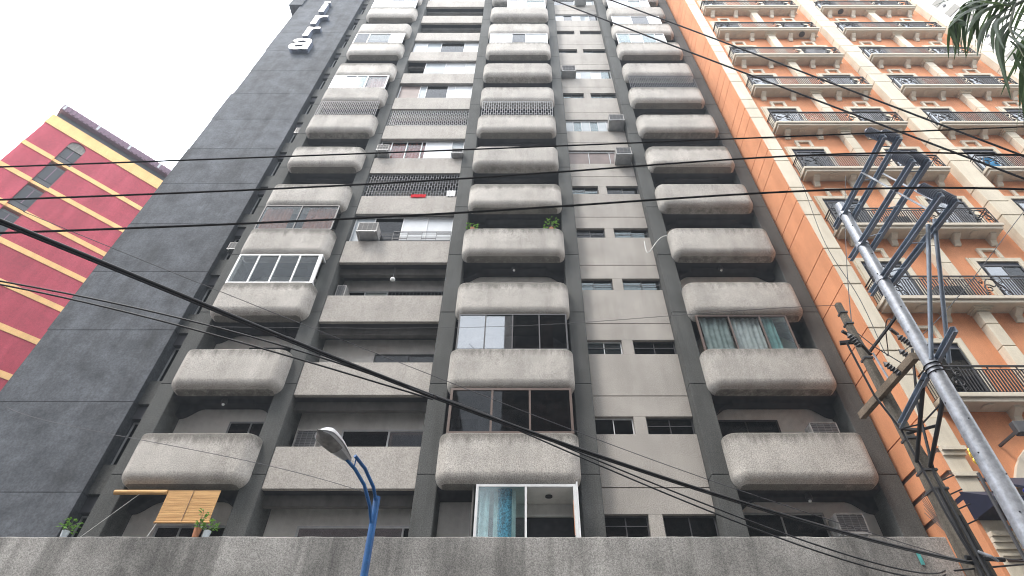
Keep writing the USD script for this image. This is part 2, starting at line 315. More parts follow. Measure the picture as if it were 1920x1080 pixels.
for bay, (x0, x1) in BAL.items():
    for n in range(0, NF + 1):
        j = rng.uniform(-0.02, 0.02)
        tub(x0 + j, x1 + j, zsof(n) - 0.02, ztop(n) + rng.uniform(-0.015, 0.015), seed=n + ord(bay)).build('balcony', M['pebble'], T, smooth=50)
    # downstand beam with haunched ends, under each slab
    cx0, cx1 = {'A': (-10.74, -7.66), 'C': (-2.38, 1.47), 'E': (5.64, 9.50)}[bay]
    for n in range(0, NF):
        zt = zsof(n)
        for cx, sg in ((cx0, 1), (cx1, -1)):
            if bay == 'C' and n == 0: continue
            c = [(cx + sg * (0.05 + 0.62 * t), zt - 0.34 * (0.5 + 0.5 * math.cos(math.pi * t)) - 0.02) for t in np.linspace(0, 1, 10)]
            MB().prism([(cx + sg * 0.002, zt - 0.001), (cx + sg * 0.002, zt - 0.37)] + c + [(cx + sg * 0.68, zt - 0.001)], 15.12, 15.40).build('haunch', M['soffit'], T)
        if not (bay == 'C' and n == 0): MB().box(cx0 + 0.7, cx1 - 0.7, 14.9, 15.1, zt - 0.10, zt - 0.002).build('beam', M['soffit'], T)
# bay B: flat parapets and a straight beam behind them
for n in range(0, NF + 1):
    MB().cbox(-7.08, -2.97, 14.63, 14.77, 8.63 + 2.99 * n, 9.88 + 2.99 * n, 0.012).build('parapet', M['panel'], T)
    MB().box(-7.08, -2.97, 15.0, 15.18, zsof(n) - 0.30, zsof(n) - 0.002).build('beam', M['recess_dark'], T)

# windows ----------------------------------------------------------
def window(parent, x0, x1, z0, z1, y, splits, frame, panes, bar=0.05, depth=0.06, curtains=None, label=None, mull=None, sash=True):
    b = MB(); d0, d1 = y, y + depth; mull = mull or bar * 0.8
    b.box(x0, x1, d0, d1, z0, z0 + bar).box(x0, x1, d0, d1, z1 - bar, z1)
    b.box(x0, x0 + bar, d0, d1, z0 + bar, z1 - bar).box(x1 - bar, x1, d0, d1, z0 + bar, z1 - bar)
    xs = [x0 + bar] + [x0 + s * (x1 - x0) for s in splits] + [x1 - bar]
    for s in xs[1:-1]: b.box(s - mull / 2, s + mull / 2, d0 + 0.003, d1 - 0.003, z0 + bar, z1 - bar)
    p = b.build('window', frame, parent, label=label)
    for i in range(len(xs) - 1):
        k = panes[i % len(panes)]
        if k is None: continue
        a, c = xs[i] + (mull / 2 if i else 0), xs[i + 1] - (mull / 2 if i < len(xs) - 2 else 0)
        yy = y + 0.02 + 0.014 * (i % 2)
        MB().box(a, c, yy, yy + 0.006, z0 + bar, z1 - bar).build('pane', M[k], p)
        if curtains and curtains[i % len(curtains)]:
            cm, f0, f1 = curtains[i % len(curtains)]
            drape(a + (c - a) * f0, a + (c - a) * f1, z0 + bar, z1 - bar * 0.5, y + depth + 0.09, M[cm], p)
    return p
def drape(x0, x1, z0, z1, y, m, parent):
    n = max(6, int((x1 - x0) / 0.035)); xs = np.linspace(x0, x1, n); ph = rng.uniform(0, 6)
    yy = y + 0.03 * np.sin(xs * 38 + ph) + 0.018 * np.sin(xs * 17 + ph * 2)
    V = [(xs[i], yy[i] + e, z) for e in (0, 0.008) for z in (z0, z1) for i in range(n)]
    f = []
    for e, s in ((0, 1), (2 * n, -1)):
        for i in range(n - 1):
            A, B, C, D = e + i, e + i + 1, e + n + i + 1, e + n + i
            f += [(A, B, C)[::s], (A, C, D)[::s]]
    return MB().add(V, f).build('curtain', m, parent, smooth=True)

def lattice(parent, x0, x1, z0, z1, y, step=0.105, rows=4, m=None, name='security_grille'):
    b = MB(); n = int((x1 - x0) / step); w = 0.016
    b.box(x0, x1, y - 0.004, y + 0.03, z0, z0 + 0.03).box(x0, x1, y - 0.004, y + 0.03, z1 - 0.03, z1)
    for i in range(n + 1):
        x = x0 + (x1 - x0) * i / n; b.box(x - w / 2, x + w / 2, y, y + 0.02, z0 + 0.03, z1 - 0.03)
        if i < n:
            for r in range(rows):
                z = z0 + (z1 - z0) * (r + (0.75 if i % 2 else 0.25)) / rows
                b.box(x + w / 2, x + (x1 - x0) / n - w / 2, y + 0.003, y + 0.017, z - 0.009, z + 0.009)
    return b.build(name, m or M['grille'], parent)

# --- bay A openings (n = parapet number below the opening)
AX = (-10.66, -7.62)
def opening(n): return ztop(n) + 0.012, zsof(n + 1) - 0.03
z0, z1 = opening(2); window(T, *AX, z0, z1 + 0.0, 14.2, [0.25, 0.5, 0.75], M['alu'], ['glass'], 0.07, 0.07, label='white framed four-pane sliding window')
MB().box(-7.62, -7.56, 14.2, 14.27, z0, z1).box(-7.62, -7.56, 14.7, 14.76, z0, z1).box(-7.62, -7.56, 14.27, 14.7, z1 - 0.07, z1).box(-7.62, -7.56, 14.27, 14.7, z0, z0 + 0.07).build('window_return', M['alu'], T)
z0, z1 = opening(3); window(T, *AX, z0, z1, 14.2, [0.5], M['dkframe'], ['glass'], 0.045, curtains=[('cur_brown', 0.0, 0.75), ('cur_brown', 0.15, 1.0)], label='brown curtained two-pane window')
z0, z1 = opening(6); lattice(T, *AX, z0, z1, 14.22, 0.10, 5)
z0, z1 = opening(7); window(T, *AX, z0, z1, 14.2, [0.22, 0.42, 0.62], M['alu'], ['glass', 'pale_pane', 'glass_teal', 'glass'], 0.07, curtains=[None, None, None, ('cur_pink', 0, 1)])
z0, z1 = opening(9); window(T, *AX, z0, z1, 14.2, [0.28, 0.72], M['alu'], ['glass_tint', 'glass', 'white_pane'], 0.06)
z0, z1 = opening(11); window(T, *AX, z0, z1, 14.2, [0.4, 0.7], M['alu'], ['pale_pane', 'white_pane', 'pale_pane'], 0.06)
# loggia windows on the back wall
window(T, -9.10, -7.75, 9.4, 11.14, 15.36, [0.5], M['mill'], ['glass_tint'], 0.05, 0.05, curtains=[('cur_brown', 0.2, 0.9), None])
window(T, -9.5, -7.8, 12.4, 14.06, 15.36, [0.5], M['dkframe'], ['glass_tint'], 0.05, 0.05)
window(T, -9.9, -7.9, 6.2, 7.95, 15.36, [0.33, 0.66], M['mill'], ['glass_tint'], 0.06, 0.05)
# --- bay C
CX_ = (-2.24, 1.36)
z0, z1 = opening(0); window(T, *CX_, z0, z1, 14.22, [0.345, 0.655], M['brown'], ['glass_tint'], 0.075, 0.08, curtains=[None, None, ('cur_brown', 0, 1)], label='brown framed three-pane window of dark glass')
z0, z1 = opening(1); window(T, *CX_, z0, z1, 14.22, [0.25, 0.5, 0.745], M['dkframe'], ['glass_refl', 'glass_refl', 'glass_tint', 'glass_tint'], 0.05, 0.07, curtains=[None, None, None, ('cur_brown', 0, 0.5)], label='dark framed four-pane window mirroring the sky')
z0, z1 = opening(6); lattice(T, *CX_, z0, z1, 14.22, 0.115, 4, M['mill'])
z0, z1 = opening(9); window(T, *CX_, z0, z1, 14.22, [0.38, 0.62], M['alu'], ['white_pane', 'glass_tint', 'pale_pane'], 0.06)
z0, z1 = opening(11); window(T, -1.3, 1.36, z0, z1, 14.22, [0.5], M['alu'], ['white_pane', 'glass_teal'], 0.06)
# white box window standing on the podium wall
p = window(T, -1.30, 1.30, 7.12, 8.58, 14.25, [0.5], M['alu'], ['glass_teal', None], 0.07, 0.09, curtains=[('cur_blue', 0.42, 0.72), None], label='white framed window with one open leaf and a blue curtain')
drape(-1.2, -0.95, 7.2, 8.5, 14.46, M['cur_white'], p); drape(-0.83, -0.70, 7.2, 8.5, 14.48, M['cur_white'], p); drape(-0.36, -0.26, 7.2, 8.5, 14.48, M['cur_white'], p)
MB().box(1.30, 1.34, 14.05, 14.62, 7.12, 8.55).build('open_sash', M['alu'], T)
MB().box(1.22, 1.245, 14.36, 14.40, 7.3, 8.2).build('orange_strip', M['orange'], T)
MB().box(-1.3, 1.3, 14.36, 15.4, 8.56, 8.60).build('room_ceiling', M['recess'], T)
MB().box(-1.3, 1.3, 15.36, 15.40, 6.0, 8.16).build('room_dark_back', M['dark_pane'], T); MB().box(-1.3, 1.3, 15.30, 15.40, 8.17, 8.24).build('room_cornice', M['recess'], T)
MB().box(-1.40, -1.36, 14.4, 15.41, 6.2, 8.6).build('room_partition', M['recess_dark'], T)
MB().lathe([(0.06, 0), (0.10, 0.0), (0.10, 0.03), (0.0, 0.03)], (0.62, 14.9, 8.525), 12).build('downlight', M['dkframe'], T)
# --- bay E
z0, z1 = opening(1); window(T, 5.70, 8.75, z0, z1, 14.28, [0.36, 0.70], M['brown'], ['glass', 'glass', 'glass_teal'], 0.06, 0.07, curtains=[('cur_teal', 0.1, 1), ('cur_white', 0.0, 1.0), ('cur_teal', 0, 0.55)], label='brown framed window with pale curtains')
z0, z1 = opening(7); lattice(T, 5.70, 9.3, z0, z1, 14.22, 0.10, 5)
z0, z1 = opening(9); window(T, 5.70, 8.7, z0, z1, 14.22, [0.27, 0.52, 0.80], M['alu'], ['glass_teal', 'pale_pane', 'glass_teal', 'pale_pane'], 0.05)
z0, z1 = opening(10); window(T, 5.70, 8.9, z0, z1, 14.22, [0.4, 0.75], M['alu'], ['pale_pane', 'glass_tint', 'white_pane'], 0.06)
z0, z1 = opening(11); window(T, 5.70, 8.6, z0, z1, 14.22, [0.5, 0.8], M['alu'], ['white_pane', 'glass_teal', 'pale_pane'], 0.06)
window(T, 5.75, 7.75, 9.4, 11.2, 15.36, [0.5], M['dkframe'], ['glass_tint'], 0.05, 0.05)
window(T, 5.75, 8.1, 6.4, 8.3, 15.36, [0.5], M['mill'], ['glass_tint'], 0.06, curtains=[('cur_teal', 0, 1), None])
# --- bay B
BX = (-7.06, -2.99)
def bopen(n): return 9.885 + 2.99 * n, zsof(n + 1) - 0.02
z0, z1 = bopen(3); window(T, *BX, z0, z1, 14.82, [0.20, 0.49, 0.735], M['alu'], ['pale_pane', 'glass_tint', 'white_pane', 'white_pane'], 0.05)
lattice(T, -5.3, -3.0, z0 + 0.05, z0 + 0.62, 14.66, 0.55, 1, M['dkframe'], 'window_railing')
for k in range(5): pass
b = MB()
for k in range(6): b.box(-5.9, -3.0, 14.69, 14.70, z0 + 0.1 + k * 0.09, z0 + 0.112 + k * 0.09)
b.build('window_railing', M['dkframe'], T)
z0, z1 = bopen(4); lattice(T, *BX, z0, z1, 14.70, 0.115, 5, M['grille'])
z0, z1 = bopen(5); window(T, *BX, z0, z1, 14.80, [0.13, 0.31, 0.49, 0.54, 0.85], M['alu'], ['glass', 'glass', 'glass', 'glass', 'white_pane', 'pale_pane'], 0.05, curtains=[('cur_red', 0.55, 1), ('cur_red', 0, 1), ('cur_red', 0, 1), ('cur_red', 0, 1), None, None], label='white framed window with red curtains')
z0, z1 = bopen(6); lattice(T, *BX, z0, z1, 14.70, 0.10, 6, M['mill'])
z0, z1 = bopen(7); window(T, *BX, z0, z1, 14.80, [0.28, 0.37, 0.66, 0.76], M['alu'], ['board', 'pale_pane', 'glass_tint', 'white_pane', 'white_pane'], 0.045)
z0, z1 = bopen(8); window(T, -6.0, -2.99, z0, z1, 14.80, [0.4, 0.8], M['alu'], ['pale_pane', 'white_pane', 'white_pane'], 0.05)
z0, z1 = bopen(9); window(T, *BX, z0, z1, 14.80, [0.2, 0.42, 0.78], M['alu'], ['white_pane', 'pale_pane', 'glass_tint', 'white_pane'], 0.05)
z0, z1 = bopen(12); window(T, *BX, z0, z1, 14.80, [0.25, 0.5, 0.75], M['alu'], ['pale_pane', 'white_pane'], 0.05)
window(T, -5.65, -3.05, 9.4, 10.98, 15.55, [0.56], M['alu'], ['glass_tint', 'glass_refl'], 0.06, curtains=[('cur_brown', 0, 0.6), None])
window(T, -5.2, -3.05, 12.4, 13.93, 15.56, [0.55], M['dkframe'], ['glass_tint'], 0.05)
window(T, -6.9, -3.05, 15.4, 16.98, 15.56, [0.2, 0.42], M['mill'], ['glass_tint', 'glass', 'glass_tint'], 0.06)
lattice(T, -5.2, -3.05, 15.9, 16.85, 15.45, 0.13, 1, M['dkframe'], 'window_railing')
window(T, -6.2, -3.0, 6.2, 8.02, 15.56, [0.9], M['alu'], ['glass_refl', 'glass_tint'], 0.06, curtains=[('cur_white', 0.1, 0.3), None])
# --- bay D: precast panels with pairs of small windows
DX0, DX1 = 2.035, 5.045; WIDE = {5, 6, 8, 11, 12}
for n in range(-1, NF + 1):
    head = 11.10 + 3.0 * n; sill = head - (1.18 if n in WIDE else 0.60); joint = head + 0.74
    nsill = head + 3.0 - (1.18 if (n + 1) in WIDE else 0.60)
    MB().cbox(DX0, DX1, 15.0, 15.2, head, joint - 0.012, 0.008).build('spandrel_panel', M['panel'], T)
    MB().cbox(DX0, DX1, 15.0, 15.2, joint + 0.012, nsill, 0.008).build('spandrel_panel', M['panel'], T)
    MB().box(DX0, DX1, 15.03, 15.18, joint - 0.012, joint + 0.012).build('panel_joint', M['groove'], T)
    if n in WIDE:
        pn = {5: ['board', 'board', 'board'], 6: ['pale_pane', 'glass_teal', 'pale_pane', 'glass_teal', 'pale_pane', 'white_pane', 'pale_pane'], 8: ['glass_teal', 'white_pane', 'pale_pane', 'white_pane', 'glass_teal'],
              11: ['white_pane', 'glass_tint', 'white_pane', 'pale_pane', 'glass_tint'], 12: ['glass_tint', 'pale_pane']}[n]
        k = len(pn); window(T, DX0, DX1, sill, head - 0.10, 15.06, [i / k for i in range(1, k)], M['mill'], pn, 0.04)
    else:
        MB().box(3.25, 3.62, 15.003, 15.2, sill, head).build('window_pier', M['panel'], T)
        for a, c in ((DX0, 3.25), (3.62, DX1)):
            u = rng.random()
            pn = ['glass_tint'] if u < 0.6 else ['glass_teal', 'glass_teal']
            if n == 1 and a < 3: pn = ['glass_teal']
            if n == -1: sl, pn = 6.4, ['glass_tint']
            else: sl = sill
            window(T, a + 0.01, c - 0.01, sl, head - 0.012, 15.10, [0.5 if u < 0.7 else 0.42], M['alu'] if (n in (0, 1) and a < 3) else M['dkframe'], pn, 0.035)
            if u > 0.35: MB().box(a + 0.04, c - 0.04, 15.085, 15.095, head - 0.30, head - 0.275).build('glazing_bar', M['dkframe'], T)
for a in range(2):   # lowest storey: panel below its windows
    pass
MB().box(DX0, DX1, 15.0, 15.2, 5.0, 6.4).build('spandrel_panel', M['panel'], T)
MB().box(3.25, 3.62, 15.003, 15.2, 6.4, 7.49).build('window_pier', M['panel'], T)

# --- charcoal flank wall, cast storey by storey, with the narrow slot of stair windows beside it
for k in range(-3, NF + 2):
    a, b = 8.9 + 3.0 * k, 11.9 + 3.0 * k
    j = rng.uniform(-0.07, 0.07)
    MB().cbox(-16.93 + j, -12.45, 15.40, 16.6, a + 0.006, min(b, 53.5) - 0.006, 0.008).build('flank_panel', M['graywall'], T)
MB().box(-16.8, -12.47, 15.43, 28.0, 0.0, 53.4).build('flank_core', M['graywall'], T)
MB().box(-17.75, -16.78, 15.30, 17.5, 46.9, 50.0).build('roof_box', M['graywall'], T)
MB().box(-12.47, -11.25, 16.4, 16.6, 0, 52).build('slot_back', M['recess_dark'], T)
for n in range(-1, NF + 1):
    MB().box(-12.45, -11.28, 15.62, 15.8, 8.95 + 3 * n, 9.85 + 3 * n).build('slot_spandrel', M['column'], T)
    window(T, -12.43, -11.3, 9.87 + 3 * n, 11.42 + 3 * n, 15.85, [0.5], M['mill'], ['glass_tint'], 0.06, 0.06)
    MB().box(-12.45, -11.28, 15.7, 16.4, 11.45 + 3 * n, 11.9 + 3 * n).build('slot_lintel', M['soffit'], T)
# --- podium
xs = np.linspace(-19.0, 10.02, 260); V = []; zz_ = 7.07 + (meshkit.fbm(np.stack([xs * 2.3, xs * 0, xs * 0], 1), 4) - 0.5) * 0.03
yy_ = 13.87 + (meshkit.fbm(np.stack([xs * 1.7, xs * 0 + 5, xs * 0], 1), 4) - 0.5) * 0.02
for i_, x_ in enumerate(xs): V += [(x_, 13.87, 4.6), (x_, yy_[i_], zz_[i_] - 0.025), (x_, yy_[i_] + 0.02, zz_[i_]), (x_, 14.06, zz_[i_]), (x_, 14.08, zz_[i_] - 0.02), (x_, 14.08, 4.6)]
F_ = [f for i_ in range(259) for k_ in range(5) for f in ((6 * i_ + k_, 6 * i_ + 6 + k_, 6 * i_ + 7 + k_), (6 * i_ + k_, 6 * i_ + 7 + k_, 6 * i_ + 1 + k_))]
MB().add(V, F_).build('podium_wall', M['podium'], T)
MB().box(-19.0, 10.0, 14.1, 16.2, 5.7, 5.95).build('podium_deck', M['tile'], T)
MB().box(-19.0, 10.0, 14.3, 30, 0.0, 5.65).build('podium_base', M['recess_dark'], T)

# sign letters on the flank wall
S = thing('wall_sign', 'white raised letters reading i r r a stacked down the charcoal flank wall', 'sign')
def letter(ch, x0, x1, z0, z1):
    t = meshkit.text_mesh(ch, 1.0, 0.3, True); v = np.array(t.vertices); lo, hi = v.min(0), v.max(0)
    v = (v - lo) / (hi - lo)
    for nm, m, ya, yb in (('letter', M['letter_face'], 15.08, 15.12), ('letter_return', M['letter_side'], 15.12, 15.395)):
        w = np.stack([x0 + v[:, 0] * (x1 - x0), yb - v[:, 2] * (yb - ya), z0 + v[:, 1] * (z1 - z0)], 1)
        MB().add(w, np.array(t.faces)).build(nm, m, S)
letter('a', -15.34, -14.02, 38.3, 40.05); letter('r', -14.92, -14.05, 40.5, 42.02); letter('r', -14.95, -14.05, 42.56, 44.16); letter('i', -15.0, -14.55, 44.9, 47.0)

# ------------------------------------------------------------------ air conditioners
def ac(x, y, z, w, h, d, label, tray=True, group='window air conditioners'):
    a = thing('air_conditioner', label, 'air conditioner', group, (x, y, z))
    MB().cbox(0, w, 0.02, d, 0, h, 0.012).build('casing', M['ac'], a)
    b = MB()
    b.box(0, w, 0, 0.02, 0, 0.03).box(0, w, 0, 0.02, h - 0.03, h).box(0, 0.03, 0, 0.02, 0.03, h - 0.03).box(w - 0.03, w, 0, 0.02, 0.03, h - 0.03)
    b.build('front_frame', M['ac'], a)
    MB().box(0.03, w - 0.03, 0.012, 0.019, 0.03, h - 0.03).build('coil', M['ac_dark'], a)
    b = MB(); n = max(4, int(h / 0.06))
    for k in range(1, n): b.box(0.03, w - 0.03, 0.002, 0.012, 0.03 + (h - 0.06) * k / n - 0.006, 0.03 + (h - 0.06) * k / n + 0.006)
    for k in (1, 2, 3): b.box(w * k / 4 - 0.006, w * k / 4 + 0.006, 0.0, 0.010, 0.03, h - 0.03)
    b.build('grille', M['ac_fin'], a)
    if tray: MB().box(-0.02, w + 0.02, -0.01, d, -0.03, -0.004).box(0.05, 0.08, 0.0, d, -0.07, -0.03).box(w - 0.08, w - 0.05, 0, d, -0.07, -0.03).build('bracket', M['mill'], a)
    return a
ac(-6.62, 14.22, 18.98, 0.78, 0.52, 0.6, 'boxy air conditioner jutting from the window with white panes and a low railing')
ac(-6.98, 14.3, 25.0, 0.55, 0.46, 0.5, 'air conditioner at the left end of the red-curtained window')
ac(-3.45, 14.35, 24.85, 0.5, 0.36, 0.45, 'air conditioner at the right end of the red-curtained window')
ac(4.22, 14.4, 24.85, 0.72, 0.55, 0.65, 'air conditioner in the brown boarded window between the dark columns')
ac(4.22, 14.4, 28.0, 0.75, 0.55, 0.65, 'air conditioner in the pale curtained window, one storey above the brown boarded window')
ac(2.1, 14.55, 34.0, 0.8, 0.7, 0.5, 'caged air conditioner against the dark column, high in the small-window bay')
ac(3.55, 14.1, 45.6, 0.8, 0.8, 0.8, 'air conditioner box at the top edge above the small windows')
ac(8.35, 14.75, 10.12, 0.8, 0.62, 0.4, 'off-white air conditioner behind the lowest right rounded balcony')
ac(8.05, 14.72, 7.50, 0.74, 0.50, 0.5, 'grey air conditioner in the dark loggia at lower right above the podium wall')
ac(-6.9, 15.28, 10.18, 0.66, 0.62, 0.33, 'air conditioner on the loggia wall behind the street lamp head')
ac(-7.0, 15.0, 16.0, 0.34, 0.75, 0.5, 'upright condenser at the left end of the loggia with the globe lamp', tray=False)
ac(-2.0, 14.30, 10.16, 0.62, 0.42, 0.35, 'air conditioner set in the lowest dark three-pane window', tray=False)
ac(-12.3, 15.5, 19.4, 0.55, 0.4, 0.35, 'small air conditioner in the stair slot beside the charcoal wall, lower of two')
ac(-12.2, 15.5, 28.7, 0.55, 0.45, 0.35, 'small air conditioner in the stair slot beside the charcoal wall, higher of two')

# ------------------------------------------------------------------ loggia lamps, blind, pots, cloths
L_ = thing('globe_lamp', 'white globe lamp hanging under the dark ceiling of the open loggia', 'lamp', None, (-4.98, 14.9, 16.95))
MB().tm(trimesh.creation.icosphere(2, 0.10)).build('globe', M['lampglobe'], L_, smooth=True)
MB().lathe([(0.0, 0.62), (0.05, 0.62), (0.02, 0.56), (0.02, 0.1), (0.06, 0.08), (0.06, 0.04)], n=10).build('stem', M['dkframe'], L_)
def downlamp(x, y, z, label):
    l = thing('ceiling_lamp', label, 'lamp', 'lamps under the balcony soffits', (x, y, z))
    MB().lathe([(0.0, 0), (0.07, 0), (0.09, -0.06), (0.09, -0.16), (0.0, -0.17)], n=12).build('shade', M['dkframe'], l, smooth=40)
    MB().lathe([(0.0, -0.172), (0.03, -0.175), (0.05, -0.2), (0.03, -0.24), (0.0, -0.25)], n=10).build('bulb', M['lampglobe'], l, smooth=True)
downlamp(-0.45, 14.85, 17.6, 'small bulb lamp under the centre balcony soffit')
downlamp(7.4, 14.85, 17.6, 'small bulb lamp under the right-hand balcony soffit')
downlamp(-9.2, 14.8, 11.6, 'dark lamp under the soffit of the lowest left loggia')
downlamp(-5.0, 15.1, 11.6, 'dark lamp under the loggia ceiling two storeys below the globe lamp')
downlamp(-5.0, 15.1, 14.6, 'dark lamp under the loggia ceiling one storey below the globe lamp')
downlamp(-5.3, 15.1, 8.6, 'dark lamp under the loggia ceiling right above the podium wall')
downlamp(7.6, 14.85, 8.6, 'dark lamp under the soffit at lower right above the podium')
B_ = thing('bamboo_blind', 'lowered tan bamboo blind hanging in the lowest left loggia opening', 'blind', 'bamboo blinds of the lowest left loggia')
b = MB()
for k in range(26):
    z = 8.40 - 0.031 * k; b.box(-9.28, -7.93, 14.25 + 0.003 * (k % 2), 14.262 + 0.003 * (k % 2), z - 0.028, z)
b.build('slats', M['bamboo'], B_)
MB().tube([(-9.30, 14.26, 7.575), (-7.91, 14.26, 7.575)], 0.028, 8).build('bottom_rail', M['bamboo'], B_)
MB().tube([(-8.62, 14.243, 8.4), (-8.62, 14.243, 7.58)], 0.006, 4).build('cord', M['brown'], B_)
MB().tube([(-9.22, 14.26, 7.56), (-9.3, 14.2, 7.08)], 0.008, 4).build('cord', M['white_cable'], B_)
MB().tube([(-8.02, 14.26, 7.56), (-8.15, 14.2, 7.08)], 0.008, 4).build('cord', M['white_cable'], B_)
B2_ = thing('bamboo_blind', 'rolled-up bamboo blind to the left of the lowered one', 'blind', 'bamboo blinds of the lowest left loggia')
MB().tube([(-10.68, 14.27, 8.36), (-9.31, 14.27, 8.36)], 0.062, 10).build('roll', M['bamboo'], B2_, smooth=50)
MB().tube([(-10.0, 14.26, 8.32), (-10.9, 14.12, 7.08)], 0.007, 4).build('cord', M['white_cable'], B2_)

def plant(x, y, z, h, spread, label, pot, n=26, ph=0.16, pr=0.09):
    p = thing('potted_plant', label, 'plant', 'potted plants on the parapets', (x, y, z))
    MB().lathe([(0.0, 0), (pr * 0.75, 0), (pr, ph), (pr * 0.85, ph), (pr * 0.8, ph * 0.9), (0, ph * 0.9)], n=12).build('pot', M[pot], p)
    b, st = MB(), MB(); r = random.Random(int(x * 100))
    for k in range(n):
        a, rad, hh = r.uniform(0, 6.28), r.random() ** 0.6 * spread, ph + h * r.random()
        c = np.array([rad * math.cos(a), rad * math.sin(a), hh])
        if k % 4 == 0: st.tube([(0, 0, ph * 0.8), c * [0.4, 0.4, 0.8], c], 0.005, 4)
        d = np.array([math.cos(a), math.sin(a), r.uniform(-0.3, 0.9)]); d /= np.linalg.norm(d); s = np.cross(d, [0, 0, 1]); s /= np.linalg.norm(s)
        l = r.uniform(0.07, 0.13); w = l * 0.32; up = np.cross(s, d)
        b.add([c, c + d * l * 0.5 + s * w, c + d * l + up * -0.02, c + d * l * 0.5 - s * w, c + d * l * 0.5 + up * 0.015], [(0, 1, 4), (1, 2, 4), (2, 3, 4), (3, 0, 4)])
    b.build('foliage', M['leaf'], p); st.build('stem', M['palm_stem'], p)
plant(-11.12, 13.95, 7.07, 0.24, 0.2, 'leafy plant in a white pot alone at the left end of the podium wall', 'pot_white', 40)
plant(-7.95, 13.95, 7.07, 0.48, 0.10, 'tall sprig in a terracotta pot on the podium wall under the bamboo blind', 'terracotta', 30, 0.22)
plant(-7.70, 13.95, 7.07, 0.24, 0.17, 'bushy plant in a white pot beside the terracotta one on the podium wall', 'pot_white', 40)
plant(-2.1, 14.22, 19.03, 0.22, 0.18, 'small green plant at the left end of a centre balcony', 'terracotta', 34, 0.1)
plant(1.0, 14.22, 19.03, 0.38, 0.30, 'bright green spreading plant at the right end of a centre balcony', 'terracotta', 46, 0.1)
def hang(x0, x1, y, z0, z1, m, name, label, cat):
    b = MB(); xs = np.linspace(x0, x1, 9); w = 0.012 * np.sin(np.arange(9) * 2.1)
    V = [(xs[i], y + w[i] + e, z) for e in (0, 0.006) for z in (z0, z1) for i in range(9)]; f = []
    for e in (0, 18):
        for i in range(8): f += [(e + i, e + i + 1, e + 10 + i), (e + i, e + 10 + i, e + 9 + i)]
    tag(b.add(V, f).build(name, m, smooth=True), label, cat)
hang(-4.95, -4.30, 14.60, 21.70, 21.92, M['cloth_red'], 'hanging_cloth', 'red cloth hung over a parapet below a lattice grille', 'cloth')
hang(-3.42, -3.05, 14.60, 21.78, 22.2, M['cloth_white'], 'hanging_cloth', 'white checked cloth hung at the right end of a lattice grille', 'cloth')
hang(9.12, 9.20, 13.84, 6.42, 6.75, M['cloth_teal'], 'plastic_scrap', 'teal plastic scrap caught on the cables before the podium wall', 'scrap')

# ------------------------------------------------------------------ the orange building
O = thing('orange_building', 'orange stucco building with cream stone pilasters and wrought iron balconies', 'building')
K0, K1 = -3, 7
P_ = 3.633
def zs(k): return 21.12 + P_ * k                     # balcony underside
YW, YP, YS = 13.40, 13.05, 12.83
PX = [(10.30, 10.93), (17.60, 18.40), (25.0, 25.7)]
MB().box(10.36, 25.64, YW, 30, 0.0, 52).build('front_wall', M['orange'], O)
# rusticated pilasters: one stone per course
JO = [18.49, 19.35, 20.23]
zj = sorted([z + P_ * k for k in range(-2, 9) for z in JO] + [9.32 + 0.5])
for i, (x0, x1) in enumerate(PX):
    xq = x0 + (0.105 if i == 0 else 0)
    for a, b in zip(zj[:-1], zj[1:]):
        MB().cbox(x0 + (0.036 if i == 0 else 0), x1, YP, YW + 0.02, a + 0.016, b - 0.016, 0.016).build('stone_block', M['cream'], O)
    MB().box(x0 + 0.05, x1 - 0.02, YP + 0.03, YW, 9.0, 52).build('pilaster_core', M['groove'], O)
    # lower order: capital mouldings, two plain blocks, panelled base
    MB().box(xq, x1 + 0.03, YP - 0.05, YW, 8.98, 9.80).build('stone_block', M['cream'], O)
    for a, b, pr in ((8.86, 8.97, 0.10), (8.74, 8.85, 0.05), (8.30, 8.74, 0.0), (8.18, 8.29, 0.06), (7.62, 8.16, 0.0), (7.46, 7.60, 0.08), (6.72, 6.82, 0.14), (6.60, 6.71, 0.09), (6.46, 6.59, 0.05)):
        MB().box(xq, x1 + pr, YP - pr, YW, a, b).build('moulding' if b - a < 0.2 else 'stone_block', M['cream'], O)
    MB().box(xq, x1, YP + 0.02, YW, 6.82, 7.46).build('stone_block', M['cream'], O)
    MB().box(xq, x1 + 0.4, YP, YW, 0.0, 6.45).build('pilaster_base', M['cream'], O)
    b = MB()
    for (u0, u1, w0, w1) in ((x0 + 0.1, x0 + 0.75, 6.32, 6.38), (x0 + 0.1, x0 + 0.75, 5.2, 5.26), (x0 + 0.1, x0 + 0.16, 5.26, 6.32), (x0 + 0.69, x0 + 0.75, 5.26, 6.32)): b.box(u0, u1, YP - 0.03, YP - 0.002, w0, w1)
    b.build('panel_moulding', M['cream'], O)
    MB().box(x0 + 0.22, x0 + 0.63, YP - 0.022, YP - 0.002, 5.3, 5.36).box(x0 + 0.22, x0 + 0.63, YP - 0.022, YP - 0.002, 5.42, 5.47).box(x0 + 0.22, x0 + 0.63, YP - 0.022, YP - 0.002, 6.2, 6.26).build('panel_moulding', M['groove'], O)
